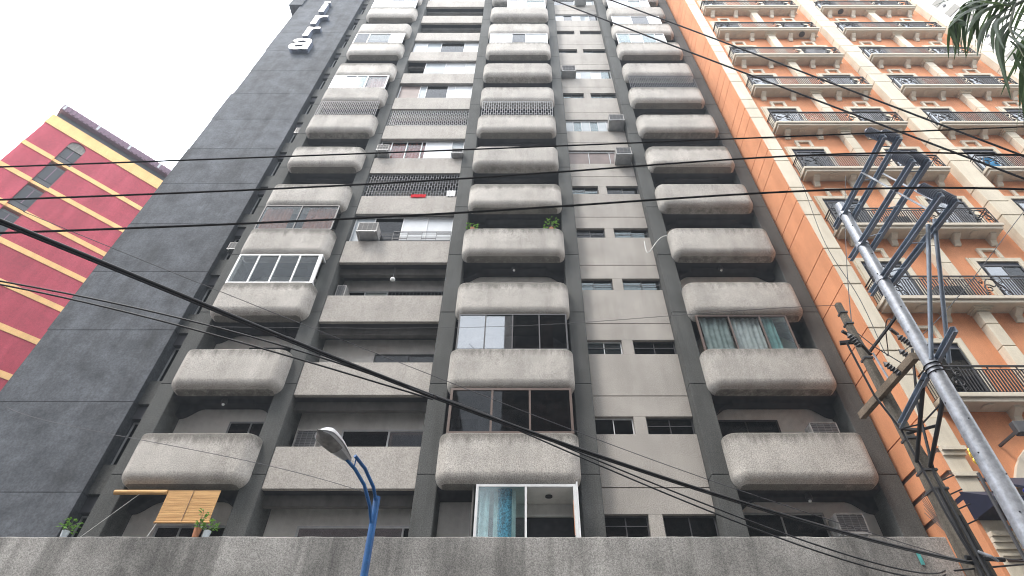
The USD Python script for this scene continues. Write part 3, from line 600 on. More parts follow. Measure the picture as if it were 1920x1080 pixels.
# side wall towards the tower: stucco panels with open joints at the same courses
MB().box(10.332, 10.36, YP + 0.45, 30, 0, 52).build('side_core', M['groove'], O)
for a, b in zip(zj[:-1], zj[1:]):
    MB().box(10.30, 10.331, YP + 0.003, 15.5, a + 0.020, b - 0.020).build('wall_panel', M['orange'], O)
for a, b in ((8.95, 9.80), (8.35, 8.83), (7.72, 8.23), (2.0, 7.6)):
    MB().box(10.297, 10.4, YP + 0.003, 15.5, a, b).build('wall_panel', M['orange'], O)
for a, b in ((8.83, 8.95), (8.23, 8.35), (7.60, 7.72)):
    MB().box(10.33, 10.4, YP + 0.012, 15.5, a, b).build('wall_groove', M['brown'], O)

def spiral(cx, cz, r0, turns, a0, sgn, y, n=14):
    t = np.linspace(0, 1, n); a = a0 + sgn * turns * 2 * math.pi * t; r = r0 * (1 - 0.78 * t)
    return np.stack([cx + r * np.cos(a), np.full(n, y), cz + r * np.sin(a)], 1)
def rail_unit(x0, x1, y, z0, z1):
    """front railing: straight-bar panels alternating with scroll panels"""
    b = MB(); b.box(x0, x1, y - 0.025, y + 0.025, z1 - 0.045, z1).box(x0, x1, y - 0.012, y + 0.012, z1 - 0.15, z1 - 0.13).box(x0, x1, y - 0.012, y + 0.012, z0 + 0.03, z0 + 0.05)
    W = (x1 - x0) / 7; h = z1 - z0
    for i in range(8): b.box(x0 + W * i - 0.014, x0 + W * i + 0.014, y - 0.0135, y + 0.0135, z0, z1 - 0.03)
    for i in range(7):
        u = x0 + W * i
        if i in (0, 2, 4, 6) and i not in (2,):
            zc = z0 + 0.05 + (h - 0.2) * 0.5; m = u + W / 2
            for s in (-1, 1):
                b.tube(spiral(m + s * W * 0.23, zc - 0.06, 0.19, 1.3, math.pi / 2 + s * 1.2, -s, y), 0.021, 4, False)
                b.tube(spiral(m + s * W * 0.36, zc + 0.24, 0.085, 1.2, -math.pi / 2, s, y, 9), 0.017, 4, False)
                t = np.linspace(0, 1, 8); b.tube(np.stack([m + s * W * 0.47 * t, np.full(8, y), z1 - 0.15 - (h - 0.22) * t ** 2.2], 1), 0.020, 4, False)
                b.tube(spiral(m + s * W * 0.40, z0 + 0.13, 0.07, 1.1, math.pi / 2, s, y, 8), 0.016, 4, False)
        else:
            for k in range(1, 9):
                xx = u + W * k / 9; b.box(xx - 0.016, xx + 0.016, y - 0.014, y + 0.014, z0 + 0.05, z1 - 0.13)
                if k == 4: b.tube(spiral(xx, z1 - 0.07, 0.05, 1.2, 0, 1, y, 8), 0.006, 4, False)
    return b
def side_rail(b, x, y0, y1, z0, z1):
    b.box(x - 0.02, x + 0.02, y0, y1, z1 - 0.03, z1).box(x - 0.012, x + 0.012, y0, y1, z1 - 0.15, z1 - 0.13).box(x - 0.012, x + 0.012, y0, y1, z0 + 0.03, z0 + 0.05)
    for k in range(1, 5):
        yy = y0 + (y1 - y0) * k / 5; b.box(x - 0.008, x + 0.008, yy - 0.008, yy + 0.008, z0 + 0.05, z1 - 0.15)

for bay in (0, 1):
    dx = 7.36 * bay
    for k in range(K0, K1):
        z = zs(k); st = z + 0.27
        if k == K0: dxm = 0
        X0, X1 = 11.2 + dx, 17.08 + dx
        bal = MB().cbox(X0, X1, YS, YW, z + 0.13, st, 0.012).cbox(X0 + 0.07, X1 - 0.07, YS + 0.06, YW, z, z + 0.128, 0.012).build('balcony_slab', M['slab'], O)
        for bx in (11.72, 13.18, 15.42, 16.72):
            pr = [(YW, z), (YW - 0.34, z), (YW - 0.34, z - 0.07), (YW - 0.27, z - 0.12), (YW - 0.14, z - 0.20), (YW - 0.10, z - 0.34), (YW - 0.05, z - 0.40), (YW, z - 0.40)]
            MB().prism(pr, bx + dx - 0.11, bx + dx + 0.11, 'x').build('bracket', M['slab'], bal)
        for bx in (12.4, 16.08):
            dk = rng.random() < 0.12
            MB().lathe([(0.0, 0.0), (0.15, 0.0), (0.17, -0.02), (0.17, -0.035), (0.10, -0.04), (0.09, -0.03), (0.0, -0.03)], (bx + dx, YS + 0.30, z), 14).build('soffit_lamp', M['dkframe'] if dk else M['slab'], bal, smooth=40)
        r = rail_unit(X0 + 0.06, X1 - 0.06, YS + 0.07, st, st + 0.93)
        side_rail(r, X0 + 0.06, YS + 0.09, YW, st, st + 0.93); side_rail(r, X1 - 0.06, YS + 0.09, YW, st, st + 0.93)
        r.build('railing', M['iron'], bal)
        # narrow stone pier between the two doors
        px0, px1 = 14.07 + dx, 14.48 + dx
        zz = [st + 0.0, st + 0.95, st + 1.85, st + 2.72, z + P_ - 0.13]
        for a, b in zip(zz[:-1], zz[1:]):
            MB().cbox(px0, px1, 13.14, YW + 0.02, a + 0.009, b - 0.009, 0.012).build('stone_block', M['cream'], O)
        MB().box(px0 - 0.05, px1 + 0.05, 13.09, YW, z + P_ - 0.12, z + P_ - 0.065).box(px0 - 0.10, px1 + 0.10, 13.04, YW, z + P_ - 0.062, z + P_ - 0.004).build('pier_cap', M['cream'], O)
        # balcony doors
        for wx0, wx1 in ((11.56, 12.98), (15.56, 17.02)):
            a, c = wx0 + dx, wx1 + dx; zh = st + 2.12
            if k == K0: pass
            s = MB(); w = 0.17
            s.box(a - w, a, YW - 0.07, YW + 0.001, st, zh + w).box(c, c + w, YW - 0.07, YW + 0.001, st, zh + w).box(a, c, YW - 0.07, YW + 0.001, zh, zh + w)
            s.box(a - w - 0.06, a - w, YW - 0.035, YW + 0.001, st, zh + w + 0.05).box(c + w, c + w + 0.06, YW - 0.035, YW + 0.001, st, zh + w + 0.05)
            m = (a + c) / 2; ko, ki, kt = 0.36, 0.24, zh + w + 0.5
            s.box(m - ko, m - ki, YW - 0.08, YW + 0.001, zh + w, kt).box(m + ki, m + ko, YW - 0.08, YW + 0.001, zh + w, kt).box(m - ki, m + ki, YW - 0.08, YW + 0.001, kt - 0.11, kt)
            s.build('door_surround', M['cream'], O)
            MB().box(a, c, YW - 0.012, YW + 0.0, st, zh).build('door_reveal', M['navy'], O)
            pn = rng.choice([['glass_tint', 'glass_tint'], ['glass_tint', 'glass_refl'], ['glass_refl', 'glass_refl'], ['glass_tint', 'glass_tint']])
            if bay == 1 or (bay == 0 and wx0 > 15): pn = rng.choice([['glass_refl', 'glass_refl'], ['glass_refl', 'glass_tint']])
            window(O, a + 0.10, c - 0.02, st, zh - 0.20, YW - 0.055, [0.5], M['dkframe'], pn, 0.045, 0.035)
# arch over the entrance storey
for bay in (0, 1):
    cx, cz, R = 14.3 + 7.36 * bay, 7.0, 2.2
    a = np.linspace(0.0, math.pi, 24)
    o = [(cx + (R + 0.35) * math.cos(t), cz + (R + 0.35) * math.sin(t)) for t in a] + [(cx + R * math.cos(t), cz + R * math.sin(t)) for t in a[::-1]]
    MB().prism(o, YW - 0.12, YW + 0.0).build('arch_moulding', M['slab'], O)
    MB().prism([(cx + (R - 0.001) * math.cos(t), cz + (R - 0.001) * math.sin(t)) for t in a], YW - 0.03, YW - 0.002).build('arch_glazing', M['dkframe'], O)
    b = MB()
    for t in np.linspace(0.3, math.pi - 0.3, 6): b.beam((cx, YW - 0.05, cz), (cx + R * math.cos(t), YW - 0.05, cz + R * math.sin(t)), 0.04, 0.04, (0, 1, 0))
    b.build('arch_glazing_bar', M['brown'], O)
C_ = thing('entrance_canopy', 'dark navy awning against the lower orange wall behind the steel pole', 'awning')
MB().prism([(13.3, 7.95), (12.2, 7.30), (12.2, 7.12), (13.3, 7.12)], 10.30, 11.05, 'x').build('valance', M['navy'], C_)
MB().prism([(13.25, 8.25), (12.0, 7.42), (12.0, 7.36), (13.25, 8.18)], 11.06, 13.2, 'x').build('sheet', M['navy'], C_)
tag(MB().cbox(9.72, 11.4, 10.6, 10.75, 5.9, 6.75, 0.03).build('blue_banner', M['royal']), 'plain royal blue board at the right edge beside the steel pole', 'board')
Gd = thing('gilt_ornament', 'gilded scroll ornament beside the pole under the arch', 'ornament')
for k in range(3): MB().tube(spiral(11.02, 8.50 + 0.13 * k, 0.13, 1.4, 0.6 * k, 1 if k % 2 else -1, 12.85), 0.028, 6).build('scroll', M['gold'], Gd, smooth=60)
Pl = MB(); xs = np.linspace(2.1, 3.2, 16); V = []
for e in (0, 0.01):
    for q_ in range(7):
        for i_, x_ in enumerate(xs): V.append((x_, 14.96 - 0.05 * math.sin(i_ * 1.9 + q_ * 1.3) * (q_ / 6) - e, 7.08 + (0.26 + 0.1 * math.sin(i_ * 0.8)) * q_ / 6 * (0.6 + 0.4 * math.sin(i_ * 1.7))))
f_ = [(e * 112 + q_ * 16 + i_ + a_, e * 112 + q_ * 16 + i_ + b_, e * 112 + q_ * 16 + i_ + c_) for e in (0, 1) for q_ in range(6) for i_ in range(15) for a_, b_, c_ in ((0, 1, 17), (0, 17, 16))]
tag(Pl.add(V, f_).build('plastic_sheet', M['cloth_white'], smooth=30), 'crumpled white plastic sheet on the lowest window sill of the small-window bay', 'sheet')
Fl = thing('floodlight', 'black floodlight on the orange wall at the right edge', 'lamp')
MB().cbox(12.1, 12.5, 12.4, 12.6, 9.0, 9.35, 0.03).build('housing', M['dkframe'], Fl); MB().beam((12.3, 12.6, 9.2), (12.3, 13.4, 9.2), 0.06, 0.06).build('arm', M['dkframe'], Fl)
# things standing on the balconies
def bal_ac(x, k, label):
    a = thing('air_conditioner', label, 'air conditioner', 'condensers on the iron balconies', (x, 12.98, zs(k) + 0.275))
    MB().cbox(0, 0.82, 0.02, 0.33, 0, 0.58, 0.012).build('casing', M['ac'], a)
    MB().box(0.04, 0.78, 0.005, 0.018, 0.04, 0.54).build('coil', M['ac_dark'], a)
    b = MB()
    for i in range(1, 8): b.box(0.04, 0.78, -0.004, 0.004, 0.54 * i / 8, 0.54 * i / 8 + 0.012)
    for i in range(5): b.box(0.04 + i * 0.18, 0.055 + i * 0.18, -0.004, 0.004, 0.04, 0.54)
    b.build('grille', M['ac_fin'], a)
bal_ac(13.2, -1, 'condenser unit standing on the orange building balcony behind the pole arms')
bal_ac(13.2, -2, 'condenser unit standing on the lowest iron-railed balcony at the right edge')
hang(18.85, 19.35, 12.97, zs(0) + 0.35, zs(0) + 1.1, M['cloth_blue'], 'blue_towel', 'light blue cloth behind the balcony railing at the right edge', 'towel')

# ------------------------------------------------------------------ the red building beyond the flank wall
R_ = thing('red_building', 'dark red high building with ochre bands and a strip of windows at left', 'building')
c0 = np.array([-36.8, 22.0, 0.0]); dr = np.array([0.680, 0.733, 0.0]); nr = np.array([0.733, -0.680, 0.0])
def rxf(v): return c0 + np.outer(v[:, 0], dr) - np.outer(v[:, 1], nr) + np.outer(v[:, 2], [0, 0, 1])
def rb(name, m, x0, x1, y0, y1, z0, z1, **k): return MB().box(x0, x1, y0, y1, z0, z1).build(name, M[m], R_, xf=rxf, **k)
rb('body', 'red', 0.0, 24, 0.35, 16, 0, 42.6)
bands = [41.55 - 2.77 * i for i in range(15)]
WX0, WX1 = 2.02, 3.12
for i in range(len(bands) - 1):
    zt, zb = bands[i] - (0.0 if i == 0 else 0.212), bands[i + 1] + 0.212
    if zb < 0: break
    for a, c in ((0.0, WX0), (WX1, 24.0)): rb('wall_panel', 'red', a, c, 0.0, 0.35, zb, zt)
    if i: rb('band', 'ochre', -0.03, WX0, -0.04, 0.35, bands[i] - 0.21, bands[i] + 0.21); rb('band', 'ochre', WX1, 24, -0.04, 0.35, bands[i] - 0.21, bands[i] + 0.21); rb('window_transom', 'ochre', WX0, WX1, 0.06, 0.35, bands[i] - 0.13, bands[i] + 0.13)
    f = rb('window', 'dkframe', WX0, WX1, 0.22, 0.3, zb + 0.1, zt - (0.04 if i == 0 else 0.1))
    MB().box(WX0 + 0.08, WX1 - 0.08, 0.19, 0.218, zb + 0.5, zt - (1.0 if i == 0 else 0.3)).build('pane', M['dark_pane'], f, xf=rxf)
    MB().box((WX0 + WX1) / 2 - 0.03, (WX0 + WX1) / 2 + 0.03, 0.165, 0.188, zb + 0.5, zt - 0.3).build('mullion', M['purple'], f, xf=rxf)
    if i == 0: rb('arch_lining', 'pebble', WX0, WX1, 0.12, 0.215, 40.62, 41.5)
from shapely.geometry import Polygon as _P
arc = [((WX0 + WX1) / 2 + 0.55 * math.cos(t), 40.95 + 0.55 * math.sin(t)) for t in np.linspace(0, math.pi, 14)]
MB().prism([(WX0 - 0.001, 41.54), (WX0 - 0.001, 40.95)] + arc[::-1] + [(WX1 + 0.001, 40.95), (WX1 + 0.001, 41.54)], 0.0, 0.35).build('arch_head', M['red'], R_, xf=rxf)
rb('band', 'ochre', -0.05, 24, -0.06, 0.35, 41.56, 42.70)
rb('parapet_recess', 'dkframe', 0.15, 23.8, 0.25, 15, 42.70, 43.45)
rb('fascia', 'purple', 0.0, 24, -0.20, 15.5, 43.45, 44.15)
for k in range(40): rb('louvre', 'mill' if k % 7 == 0 else 'purple', 0.1 + k * 0.35, 0.24 + k * 0.35, -0.28, -0.203, 43.5, 44.1)
R2 = thing('ochre_building', 'ochre and red lower block stepping out at the left edge', 'building')
for i in range(12):
    z = 37.0 - 2.77 * i
    MB().box(-14, -0.45, 0.9, 12, z - 1.1 if i == 0 else z + 0.17, z if i == 0 else z + 2.6).build('band' if i == 0 else 'wall_panel', M['ochre' if i == 0 else 'red'], R2, xf=rxf) if i == 0 else None
MB().box(-14, -0.5, 0.95, 12, 0, 35.89).build('wall', M['red'], R2, xf=rxf)

# ------------------------------------------------------------------ white building at top right
W_ = thing('white_building', 'white high-rise with tan windows showing above the orange building at top right', 'building')
wc, wd = np.array([52.2, 25.5, 0.0]), np.array([-0.466, 0.885, 0.0]); wn = np.array([-0.885, -0.466, 0.0])
def wxf(v): return wc + np.outer(v[:, 0], wd) - np.outer(v[:, 1], wn) + np.outer(v[:, 2], [0, 0, 1])
MB().box(-22, 26, 0.0, 16, 0, 98).build('wall', M['white_wall'], W_, xf=wxf)
for fl in range(13):
    for cx in (-16.5, -11.0, -5.5, 0.0, 5.5, 11.0, 16.5):
        z = 75.1 - 0.6 + 3.15 * (fl - 6)
        f = MB().box(cx - 0.68, cx + 0.68, -0.05, -0.002, z, z + 1.3).build('window', M['shade_frame'], W_, xf=wxf)
        MB().box(cx - 0.6, cx + 0.6, -0.075, -0.052, z + 0.06, z + 1.24).build('pane', M['shade_glass'], f, xf=wxf)
        MB().box(cx - 0.1, cx + 0.25, -0.25, -0.002, z - 0.95, z - 0.65).build('vent_box', M['ac_dark'], W_, xf=wxf)

# ------------------------------------------------------------------ buildings across the street, behind the camera: they shade the street and show in the panes
for (x0, x1, y1, h, mm, lab) in ((-70, -32, -15, 33, 'white_wall', 'pale apartment block across the street, far left'), (-31, -6.3, -14, 32, 'board', 'brown brick block across the street'), (-2.1, 26, -14, 44, 'street_wall', 'beige tower block across the street'), (27, 60, -14, 36, 'cream', 'cream office block across the street')):
    Ob = thing('street_building', lab, 'building', 'buildings across the street')
    MB().box(x0, x1, y1 - 14, y1, 0, h).build('wall', M[mm], Ob)
    for fl in range(int(h / 3.2)):
        MB().box(x0 + 0.8, x1 - 0.8, y1 - 0.002, y1 + 0.03, 1.2 + 3.2 * fl, 2.7 + 3.2 * fl).build('window_band', M['ac_dark'], Ob)
        for q_ in range(int((x1 - x0) / 3)): MB().box(x0 + 0.8 + 3 * q_, x0 + 1.2 + 3 * q_, y1 + 0.031, y1 + 0.09, 1.2 + 3.2 * fl, 2.7 + 3.2 * fl).build('window_post', M[mm], Ob)
# ------------------------------------------------------------------ steel pole with its arms
SP = thing('steel_pole', 'galvanised steel utility pole with three pairs of cantilever arms', 'utility pole')
px, py = 5.30, 6.0
prof = [(0.155, 0), (0.112, 4.1), (0.094, 6.0), (0.085, 9.50), (0.0, 9.51)]
LEAN = 0.038
MB().lathe(prof, (5.075, py, 0.13), 12, (LEAN, 0, 1)).build('shaft', M['galv'], SP, smooth=40)
def pcx(z): return 5.07 + LEAN * z
b = MB()
for k in range(44):
    z = 3.2 + 6.2 * k / 44; a = k * 2.4; rr = 0.094 + (6.0 - z) * 0.0095 if z < 6.0 else 0.094 - (z - 6.0) * 0.0026
    rr *= 1.02; b.tm(trimesh.creation.icosphere(1, 0.009).apply_translation((pcx(z) + rr * math.cos(a), py + rr * math.sin(a), z)))
b.build('step_bolts', M['cable'], SP, kind='stuff')
def channel(p, q, name='arm'):
    """C-section bar: web and two flanges"""
    p, q = np.asarray(p, float), np.asarray(q, float); b = MB()
    b.beam(p, q, 0.012, 0.085)
    d = (q - p) / np.linalg.norm(q - p); u = np.cross(d, (0, 0, 1)); u /= np.linalg.norm(u)
    for s in (-1, 1): b.beam(p + u * 0.03 + [0, 0, s * 0.039], q + u * 0.03 + [0, 0, s * 0.039], 0.046, 0.009)
    return b.build(name, M['channel'], SP)
def insulator(base, d, n=9, r=0.075, L=0.34):
    pr = [(0.03, 0), (0.03, 0.03)]
    for k in range(n):
        z = 0.04 + (L - 0.08) * k / n; h = (L - 0.08) / n; pr += [(r * 0.72, z), (r, z + h * 0.35), (r, z + h * 0.6), (r * 0.72, z + h * 0.9)]
    pr += [(0.04, L - 0.03), (0.03, L), (0, L)]
    MB().lathe(pr, base, 12, d).build('insulator', M['insul'], SP, smooth=50)
ARM = []
ARMS = [(9.36, [((5.39, 6.29), (5.45, 4.5)), ((5.61, 6.14), (5.7, 4.53))]), (8.56, [((5.34, 6.3), (5.47, 4.42)), ((5.59, 6.16), (5.69, 4.42))]), (7.76, [((5.33, 6.3), (5.46, 4.43)), ((5.55, 6.13), (5.71, 4.52))])]
for z, pts in ARMS:
    for p0, e in pts:
        p0, e = np.array([*p0, z]), np.array([*e, z]); ARM.append(e); channel(p0, e)
        insulator(e + [0.0, 0.05, 0.02], (-0.35, 0.15, 0.95))
    for t in (0.25, 0.55, 0.9): MB().beam(np.array([*pts[0][0], z]) * (1 - t) + np.array([*pts[0][1], z]) * t, np.array([*pts[1][0], z]) * (1 - t) + np.array([*pts[1][1], z]) * t, 0.012, 0.012).build('spacer', M['channel'], SP)
    MB().lathe([(0.088, -0.03), (0.10, -0.03), (0.10, 0.03), (0.088, 0.03)], (pcx(z), py, z), 12).build('clamp', M['galv'], SP)
for x in (5.36, 5.66):
    MB().beam((x, 5.15, 9.36), (x + 0.1, 4.72, 7.78), 0.006, 0.05, (1, 0, 0)).build('brace', M['galv'], SP)
for (a, c) in (((5.53, 4.95, 7.78), (5.22, 5.86, 6.16)), ((5.68, 4.95, 7.90), (5.42, 5.86, 6.10))): MB().tube([a, c], 0.028, 8).build('strut', M['channel'], SP, smooth=60)
channel((5.50, 7.33, 6.10), (5.28, 6.10, 6.10), 'arm'); channel((5.42, 6.20, 6.20), (5.27, 5.31, 6.20), 'arm')
for (a, c) in (((5.28, 6.25, 6.1), (5.82, 7.85, 5.80)), ((5.42, 6.25, 5.85), (5.98, 7.85, 5.72))): MB().tube([a, c], 0.030, 8).build('strut', M['cable'], SP, smooth=60)
b = MB()
for z in (6.04, 6.1, 6.16): b.lathe([(0.094, -0.008), (0.112, 0), (0.094, 0.008)], (pcx(z), py, z), 14)
b.build('wire_tie', M['cable'], SP)

# concrete pole
CP = thing('concrete_pole', 'brown concrete utility pole close to the orange side wall', 'utility pole')
def sq(z, w): return [(6.07 - w, 8.1 - w, z), (6.07 + w, 8.1 - w, z), (6.07 + w, 8.1 + w, z), (6.07 - w, 8.1 + w, z)]
c1 = 0.02; V = []
CPS = [(0.0, 0.185), (5.0, 0.118), (6.4, 0.080), (9.25, 0.055)]
for z, w in CPS:
    for x, y in ((-w, -w + c1), (-w + c1, -w), (w - c1, -w), (w, -w + c1), (w, w - c1), (w - c1, w), (-w + c1, w), (-w, w - c1)): V.append((6.07 + x, 8.1 + y, z))
F_ = [f for i_ in range(3) for k_ in range(8) for f in ((8 * i_ + k_, 8 * i_ + (k_ + 1) % 8, 8 * i_ + 8 + (k_ + 1) % 8), (8 * i_ + k_, 8 * i_ + 8 + (k_ + 1) % 8, 8 * i_ + 8 + k_))] + [(24, 24 + k_, 25 + k_) for k_ in range(1, 7)]
MB().add(V, F_).build('shaft', M['conc_pole'], CP)
MB().beam((5.93, 8.75, 7.15), (6.02, 7.0, 7.12), 0.10, 0.12).build('crossarm', M['timber'], CP)
for z in (9.0, 8.72, 7.9, 7.2, 6.3, 5.75, 5.45): cw = np.interp(z, [0, 5, 6.4, 9.25], [0.185, 0.118, 0.08, 0.055]) + 0.012; MB().box(6.07 - cw, 6.07 + cw, 8.1 - cw, 8.1 + cw, z - 0.015, z + 0.02).build('clamp', M['ac_dark'], CP)
def hw(pts, r, m='cable', name='bracket'): MB().tube(pts, r, 6).build(name, M[m], CP)
hw([(6.07, 7.95, 7.9), (5.7, 7.6, 7.95), (5.45, 7.5, 8.05)], 0.03); hw([(6.07, 7.95, 7.95), (6.3, 7.5, 8.15), (6.45, 7.3, 8.3)], 0.03); hw([(5.7, 7.6, 7.9), (5.45, 7.7, 7.95)], 0.045)
hw([(6.3, 7.5, 8.1), (6.5, 7.65, 8.1)], 0.03)
for bse, d in (((5.62, 7.5, 7.7), (-0.4, -0.1, 0.9)), ((6.35, 7.3, 7.55), (-0.45, 0.1, 0.85)), ((6.15, 7.2, 7.15), (-0.5, 0.0, 0.8)), ((5.95, 7.4, 7.05), (-0.5, 0.0, 0.8))):
    pr = [(0.02, 0)]
    for k in range(5): pr += [(0.035, 0.05 * k + 0.02), (0.055, 0.05 * k + 0.035), (0.035, 0.05 * k + 0.06)]
    MB().lathe(pr + [(0.0, 0.31)], bse, 10, d).build('insulator', M['ac_dark'], CP, smooth=50)
hw([(6.1, 7.92, 7.9), (6.12, 7.9, 7.2)], 0.02, 'galv', 'fuse'); hw([(6.2, 7.9, 6.35), (5.75, 7.75, 6.3)], 0.03); hw([(5.93, 7.9, 6.3), (6.4, 7.8, 6.38)], 0.025)
hw([(6.2, 7.1, 7.1), (6.35, 7.2, 6.8), (6.3, 7.4, 6.5), (6.1, 7.7, 6.35), (5.8, 7.75, 6.3)], 0.013, 'cable', 'jumper')
hw([(6.0, 7.3, 7.2), (5.8, 7.4, 7.6), (5.7, 7.5, 8.0)], 0.009, 'cable', 'jumper'); hw([(6.4, 7.35, 8.2), (6.45, 7.2, 7.8), (6.3, 7.2, 7.4)], 0.009, 'cable', 'jumper')
hw([(5.5, 7.6, 7.9), (5.62, 7.75, 6.9), (5.8, 7.8, 6.3), (5.85, 7.85, 5.0), (5.95, 7.9, 4.2)], 0.018, 'cable', 'riser_cable')
hw([(6.3, 7.3, 7.5), (6.1, 7.6, 6.6), (5.98, 7.85, 5.6), (6.0, 7.88, 4.0)], 0.022, 'cable', 'riser_cable'); hw([(5.95, 7.9, 5.4), (5.93, 7.9, 3.6)], 0.03, 'cable', 'riser_cable'); hw([(6.06, 7.9, 5.0), (6.02, 7.88, 3.6)], 0.025, 'cable', 'riser_cable')
for k in range(4): hw([(6.2, 8.05, 5.6 - 0.22 * k), (6.38, 8.0, 5.66 - 0.22 * k)], 0.01, 'cable', 'step_bolt')
hw([(5.85, 7.92, 4.45), (6.35, 7.92, 4.42)], 0.03, 'cable', 'cable_clamp'); hw([(6.0, 7.85, 4.5), (6.1, 7.8, 4.42), (6.2, 7.85, 4.38)], 0.02, 'galv', 'cable_clamp')
# spikes of bare wire fanning between the tower edge and the orange wall
Sk = thing('spike_fan', 'rusty wire spikes fanning out between the tower edge and the orange wall', 'spikes')
for k in range(16):
    a = -0.9 + 1.8 * k / 15; MB().tube([(10.2, 14.0, 7.2), (10.2 + 0.02 * math.sin(k), 14.0 - 0.9 * math.sin(a) * 0.6, 7.2 + 1.1 * math.cos(a))], 0.008, 4).build('spike', M['brown'], Sk)

# ------------------------------------------------------------------ overhead cables
def cable(pts, r, label, m='cable', sag=0.0, name='overhead_cable', n=24):
    pts = np.asarray(pts, float)
    if len(pts) == 2:
        t = np.linspace(0, 1, n)[:, None]; P = pts[0] * (1 - t) + pts[1] * t; P[:, 2] -= sag * 4 * (t * (1 - t))[:, 0]
    else:
        from scipy.interpolate import CubicSpline
        s = np.r_[0, np.cumsum(np.linalg.norm(np.diff(pts, axis=0), axis=1))]; P = CubicSpline(s, pts)(np.linspace(0, s[-1], n * 2))
    return tag(MB().tube(P, r, 6).build(name, M[m], smooth=60), label, 'cable', 'overhead cables')
e1, e2, e3 = (5.58, 4.4, 9.30), (5.52, 4.2, 8.40), (5.3, 4.1, 7.44)
cable([(-13.0, 4.4, 7.95), (-7.25, 4.4, 8.36), (0, 4.4, 8.87), e1, (7.54, 4.4, 9.45), (16, 4.4, 10.0)], 0.011, 'topmost of the three near-level black cables, reaching the top pole arms')
cable([(-13.0, 4.2, 6.85), (-6.45, 4.2, 7.33), (0, 4.2, 7.88), e2, (6.73, 4.2, 8.34), (16, 4.2, 8.3)], 0.012, 'middle of the three near-level black cables, crossing the middle pole arms')
cable([(-13.0, 4.1, 6.05), (-5.89, 4.1, 6.57), (0, 4.1, 7.02), e3, (6.1, 4.1, 7.41), (16, 4.1, 7.2)], 0.013, 'lowest of the three near-level black cables, crossing the lowest pole arms')
cable([(-3.0, 5, 20.9), (7.61, 5, 8.96), (14, 5, 2.0)][:2] + [(11.0, 5, 5.2)], 0.016, 'left one of two cables running steeply down to the upper right')
cable([(-1.0, 5, 20.25), (2.11, 5, 16.73), (8.0, 5, 9.59), (11.0, 5, 6.0)], 0.016, 'right one of two cables running steeply down to the upper right')
bp = [(-3.82, 2.6, 4.89), (-1.82, 4.5, 5.09), (1.82, 6.3, 4.69), (6.04, 8.0, 4.40)]
Bn = [(-6.8, 0.2, 4.6)] + bp
cable(Bn, 0.019, 'thick black cable bundle sagging from the left edge to the concrete pole')
cable([(x, y, z - 0.024) for x, y, z in Bn], 0.009, 'thinner cable lashed under the thick black bundle')
cable([(-7.5, 2.8, 5.2), (-5.27, 4.0, 5.7), (-1.9, 4.7, 5.2), (-0.96, 5.0, 5.0)], 0.009, 'upper of the twin cables from the left edge that join the thick bundle')
cable([(-7.4, 2.8, 5.1), (-5.23, 4.0, 5.65), (-1.87, 4.7, 5.1), (-0.96, 5.0, 4.97)], 0.009, 'lower of the twin cables from the left edge that join the thick bundle')
cable([(-0.96, 5.0, 5.0), (-0.42, 6.0, 5.37), (1.98, 7.0, 4.81), (5.53, 8.0, 4.26)], 0.010, 'lower of two thin cables hanging below the bundle towards the concrete pole')
cable([(-0.96, 5.0, 5.02), (-0.43, 6.0, 5.41), (1.99, 7.0, 4.88), (5.55, 8.0, 4.31)], 0.010, 'upper of two thin cables hanging below the bundle towards the concrete pole')
cable([(-8.6, 6.0, 9.45), (-3.14, 7.5, 7.86), (-0.99, 7.8, 7.07), (2.35, 8.0, 5.73), (5.05, 8.2, 4.83), (6.0, 8.2, 4.5)], 0.006, 'fine wire slanting across the whole facade above the thick bundle', 'fine_cable')
cable([(-8.83, 12.0, 12.07), (-4.69, 11.0, 11.16), (0.63, 10.0, 10.41), (3.1, 9.0, 9.77), (6.05, 8.1, 9.23)], 0.006, 'faint wire running to the very top of the concrete pole', 'fine_cable')
cable([(-16.24, 15.3, 11.63), (-10.7, 14.0, 9.76), (-6.85, 14.0, 8.98), (-4.0, 14.0, 8.2)], 0.008, 'pale wire along the charcoal wall and the lowest left balcony', 'fine_cable')
cable([(10.66, 12.7, 21.0), (10.54, 12.7, 19.42), (10.18, 12.7, 15.8), (10.2, 12.6, 13.84), (10.01, 12.5, 12.13), (8.82, 11.0, 10.3), (6.35, 7.4, 8.2)], 0.012, 'wavy black cable dropping along the orange corner')
cable([(12.47, 12.7, 20.48), (8.24, 10.0, 12.37), (5.95, 8.0, 8.3)], 0.010, 'straight dark cable dropping before the first iron balconies to the concrete pole')
cable([(11.51, 8.0, 12.2), (10.09, 8.0, 10.89), (7.7, 8.0, 8.75), (6.6, 7.9, 7.9)], 0.008, 'fine dark cable slanting down left before the right-hand balconies')
cable([(4.64, 14.55, 18.75), (4.73, 14.5, 18.06), (5.03, 14.4, 18.48), (5.48, 14.3, 18.77)], 0.018, 'short white cable looped round the dark column', 'white_cable')
cable([(5.67, 8.0, 4.31), (6.64, 8.0, 4.39), (12, 8.0, 4.7)], 0.012, 'cable leaving the concrete pole at the bottom right edge')
cable([(6.1, 8.0, 4.5), (7.2, 8.5, 4.6), (12, 9.5, 4.6)], 0.007, 'finer cable leaving the concrete pole at the bottom right edge')
Ld = thing('cable_ladder', 'dark ladder-like bracket between the steel pole and the panelled base at the right edge', 'bracket')
b = MB(); b.tube([(7.6, 9.0, 6.2), (7.5, 9.0, 4.2)], 0.03, 6).tube([(7.95, 9.0, 6.0), (7.85, 9.0, 4.2)], 0.03, 6); b.build('rail', M['dkframe'], Ld)
